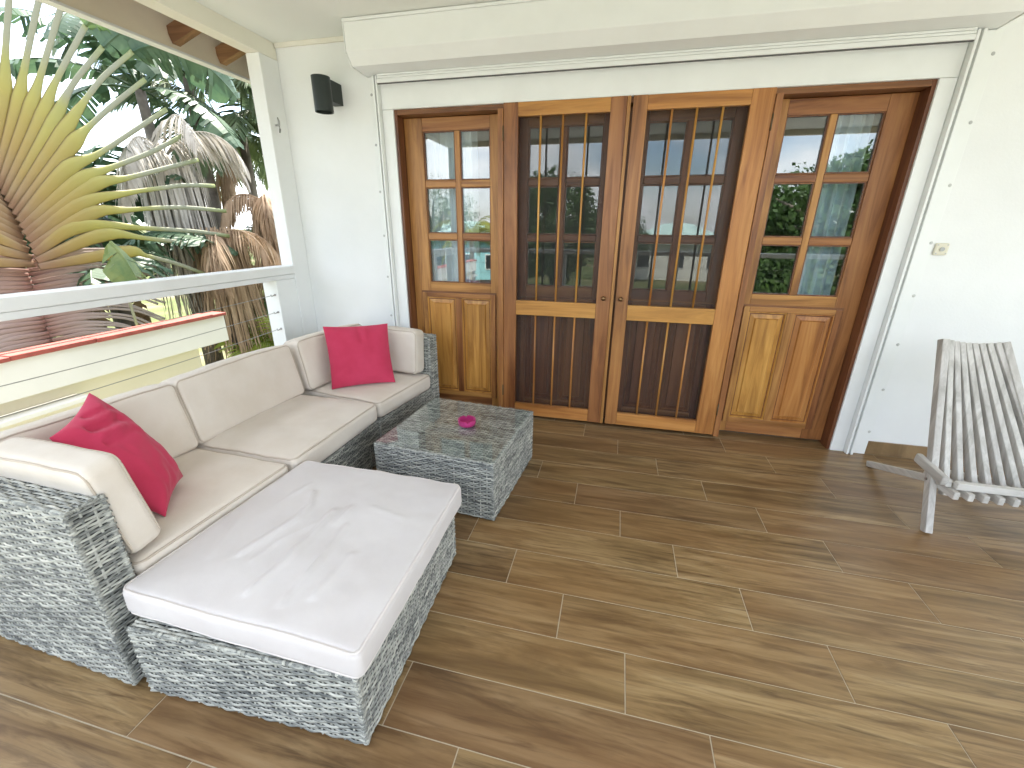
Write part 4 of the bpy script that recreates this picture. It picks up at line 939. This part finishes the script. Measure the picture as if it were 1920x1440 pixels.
dg = thing('dry_banana', 'banana stem hung with long pale grey dry leaves behind the fan stalks', 'plant', (-6.0, 5.1, ZG))
MB().tube([(-6.0, 5.1, ZG), (-6.0, 5.1, 2.2)], [0.16, 0.12], 10).build('stem', 'bark', dg, smooth=True, world=True)
m = MB(); strands(m, (-5.95, 5.1), 0.26, 0.52, 2.25, 2.3, 330, rr, 0.045, 0.10); o = m.build('dry_leaves', 'dry_grey', dg, world=True); o['kind'] = 'stuff'
for k in range(7):
    m = MB(); frond(m, (-5.9, 5.0, 2.3), (0.2, rr.uniform(-1.2, 0.5), 0.5), 1.5, 3.6, 0.5, rr, 28, 1.0, 0.035); m.build('dry_frond', 'dry_grey', dg, world=True)
for k, (x, y, z, l, mt, nm) in enumerate(((-4.85, 5.0, -0.95, 0.95, 'leaf_bright', 'clump of bright yellow-green palm fronds at the corner of the neighbouring wall'), (-4.9, 5.75, -0.85, 1.0, 'leaf_bright', 'clump of sunlit palm fronds below the cable hooks'), (-4.6, 4.35, -1.3, 0.9, 'leaf_bright', 'low green palm clump hugging the neighbouring wall'), (-6.4, 7.8, -0.6, 1.2, 'leaf_bright', 'taller yellow-green palm clump behind the drooping dead fronds'))):
    palm('areca_palm', nm, (x, y, ZG), z-ZG, 18, l, 51+k, mat=mt, droop=(0.6, 1.8), el=(0.4, 2.2), ll=0.34, tr=0.06, group='small garden palms', n=22)

# ------------------------------------------------------------------ across the street: seen mirrored in the door glass
def tree(label, base, h, rx, rz, seed, mat='leaf_tree', nl=9000, ls=0.17, group='street trees'):
    rr = random.Random(seed); t = thing('broad_tree', label, 'tree', base, 0, group); B = Vector(base); cz = h-rz; Cn = B+Vector((0,0,cz)); m = MB()
    m.tube([B, B+Vector((0.1,0,cz*0.5)), Cn-Vector((0,0,rz*0.4))], [0.28, 0.22, 0.16], 10); ends = []
    for k in range(9):
        a = 6.283*k/9+rr.random(); e = Cn + Vector((math.cos(a)*rx*0.7, math.sin(a)*rx*0.7, rz*rr.uniform(-.3, .6))); m.tube([Cn-Vector((0,0,rz*0.5)), (Cn+e)/2+Vector((0,0,0.2)), e], [0.13, 0.08, 0.03], 6)
    m.build('trunk', 'bark', t, smooth=True, world=True)
    cl = []
    for k in range(130):
        v = Vector((rr.gauss(0,1), rr.gauss(0,1), rr.gauss(0,1))).normalized()*(0.55+0.45*rr.random()**0.5); cl.append((Cn+Vector((v.x*rx, v.y*rx, v.z*rz)), rr.uniform(0.16, 0.30)*rx))
    m = MB()
    for i in range(nl):
        c, r = cl[i % len(cl)]; v = Vector((rr.gauss(0,1), rr.gauss(0,1), rr.gauss(0,1))).normalized(); p = c+v*r*rr.uniform(0.6, 1.05); a = (v+Vector((rr.uniform(-.8,.8), rr.uniform(-.8,.8), rr.uniform(-.2,.8)))).normalized(); s = a.orthogonal().normalized(); q = a.cross(s); L = ls*rr.uniform(0.6, 1.2)
        ids = [m.pt(p-s*L*0.3), m.pt(p+q*L*0.5), m.pt(p+s*L*0.3+q*L*0.1), m.pt(p-q*L*0.5)]; m.quadf([ids[0], ids[3], ids[2], ids[1]])
    o = m.build('crown', mat, t, world=True); return t
tree('round dark green tree across the garden mirrored in the door glass', (-2.6, -17.5, ZG), 6.6, 2.6, 2.4, 61, nl=18000, ls=0.2)
tree('dense leafy tree across the garden opposite the folding chair', (8.8, -14.5, ZG), 6.4, 3.6, 2.5, 62, nl=26000, ls=0.23)
tree('big leafy tree on the far side of the street', (14.5, -19.0, ZG), 8.5, 3.6, 3.2, 63)
tree('leafy tree far along the street past the palm', (-14.5, -30.0, ZG), 7.6, 4.0, 2.8, 64)
tree('small leafy tree standing beside the mint-roofed house', (0.6, -33.0, ZG), 5.4, 2.6, 2.0, 65)
tree('leafy tree shading the far pavement', (13.0, -34.0, ZG), 7.2, 3.6, 2.6, 66)
tree('leafy tree beyond the neighbouring house', (-13.5, -8.0, ZG), 7.0, 3.2, 2.6, 67)
palm('coconut_palm', 'yellow-green coconut palm on the front lawn', (-4.9, -11.5, ZG), 3.9, 14, 1.7, 71, mat='leaf_yellow', ll=0.45)
def house(label, x0, x1, y0, y1, h, rh, wm, rm):
    t = thing('street_house', label, 'house', ((x0+x1)/2, (y0+y1)/2, ZG), 0, 'houses across the street')
    BX('wall', wm, t, x0, x1, y0, y1, ZG, ZG+h, bevel=0.01); o = 0.5; z = ZG+h+0.002; m = MB(); cy = (y0+y1)/2; r = (y1-y0)/2*0.9
    m.v = [(x0-o,y0-o,z),(x1+o,y0-o,z),(x1+o,y1+o,z),(x0-o,y1+o,z),(x0+r,cy,z+rh),(x1-r,cy,z+rh),(x0-o,y0-o,z+0.12),(x1+o,y0-o,z+0.12),(x1+o,y1+o,z+0.12),(x0-o,y1+o,z+0.12)]
    for q in ([3,2,1,0],[0,1,7,6],[1,2,8,7],[2,3,9,8],[3,0,6,9],[6,7,5,4],[7,8,5],[8,9,4,5],[9,6,4]): m.quadf(q)
    m.build('roof', rm, t, world=True); n = int((x1-x0)/2.2)
    for k in range(n):
        x = x0+(k+0.5)*(x1-x0)/n; w = BX('window', 'bollard_white', t, x-0.55, x+0.55, y1+0.001, y1+0.05, ZG+1.0, ZG+2.2); BX('pane', 'window_dark', w, x-0.48, x+0.48, y1+0.051, y1+0.06, ZG+1.07, ZG+2.13, bevel=0)
house('low pale house with a mint hipped roof across the street', 1.5, 10.0, -42.0, -35.0, 3.0, 1.7, 'house_pale', 'roof_mint')
house('turquoise house across the street past the palm', -17.0, -8.0, -36.0, -29.0, 3.2, 1.5, 'house_turquoise', 'roof_mint')
for k in range(12):
    x = -9 + k*2.2; t = thing('bollard', 'short white post in the row edging the street', 'bollard', (x, -19.6, ZG), 0, 'white street posts'); MB().lathe((x, -19.6, ZG), [(0.11, 0), (0.11, 0.85), (0.08, 0.93), (0.0, 0.95)], 12, False).build('post', 'bollard_white', t, world=True)
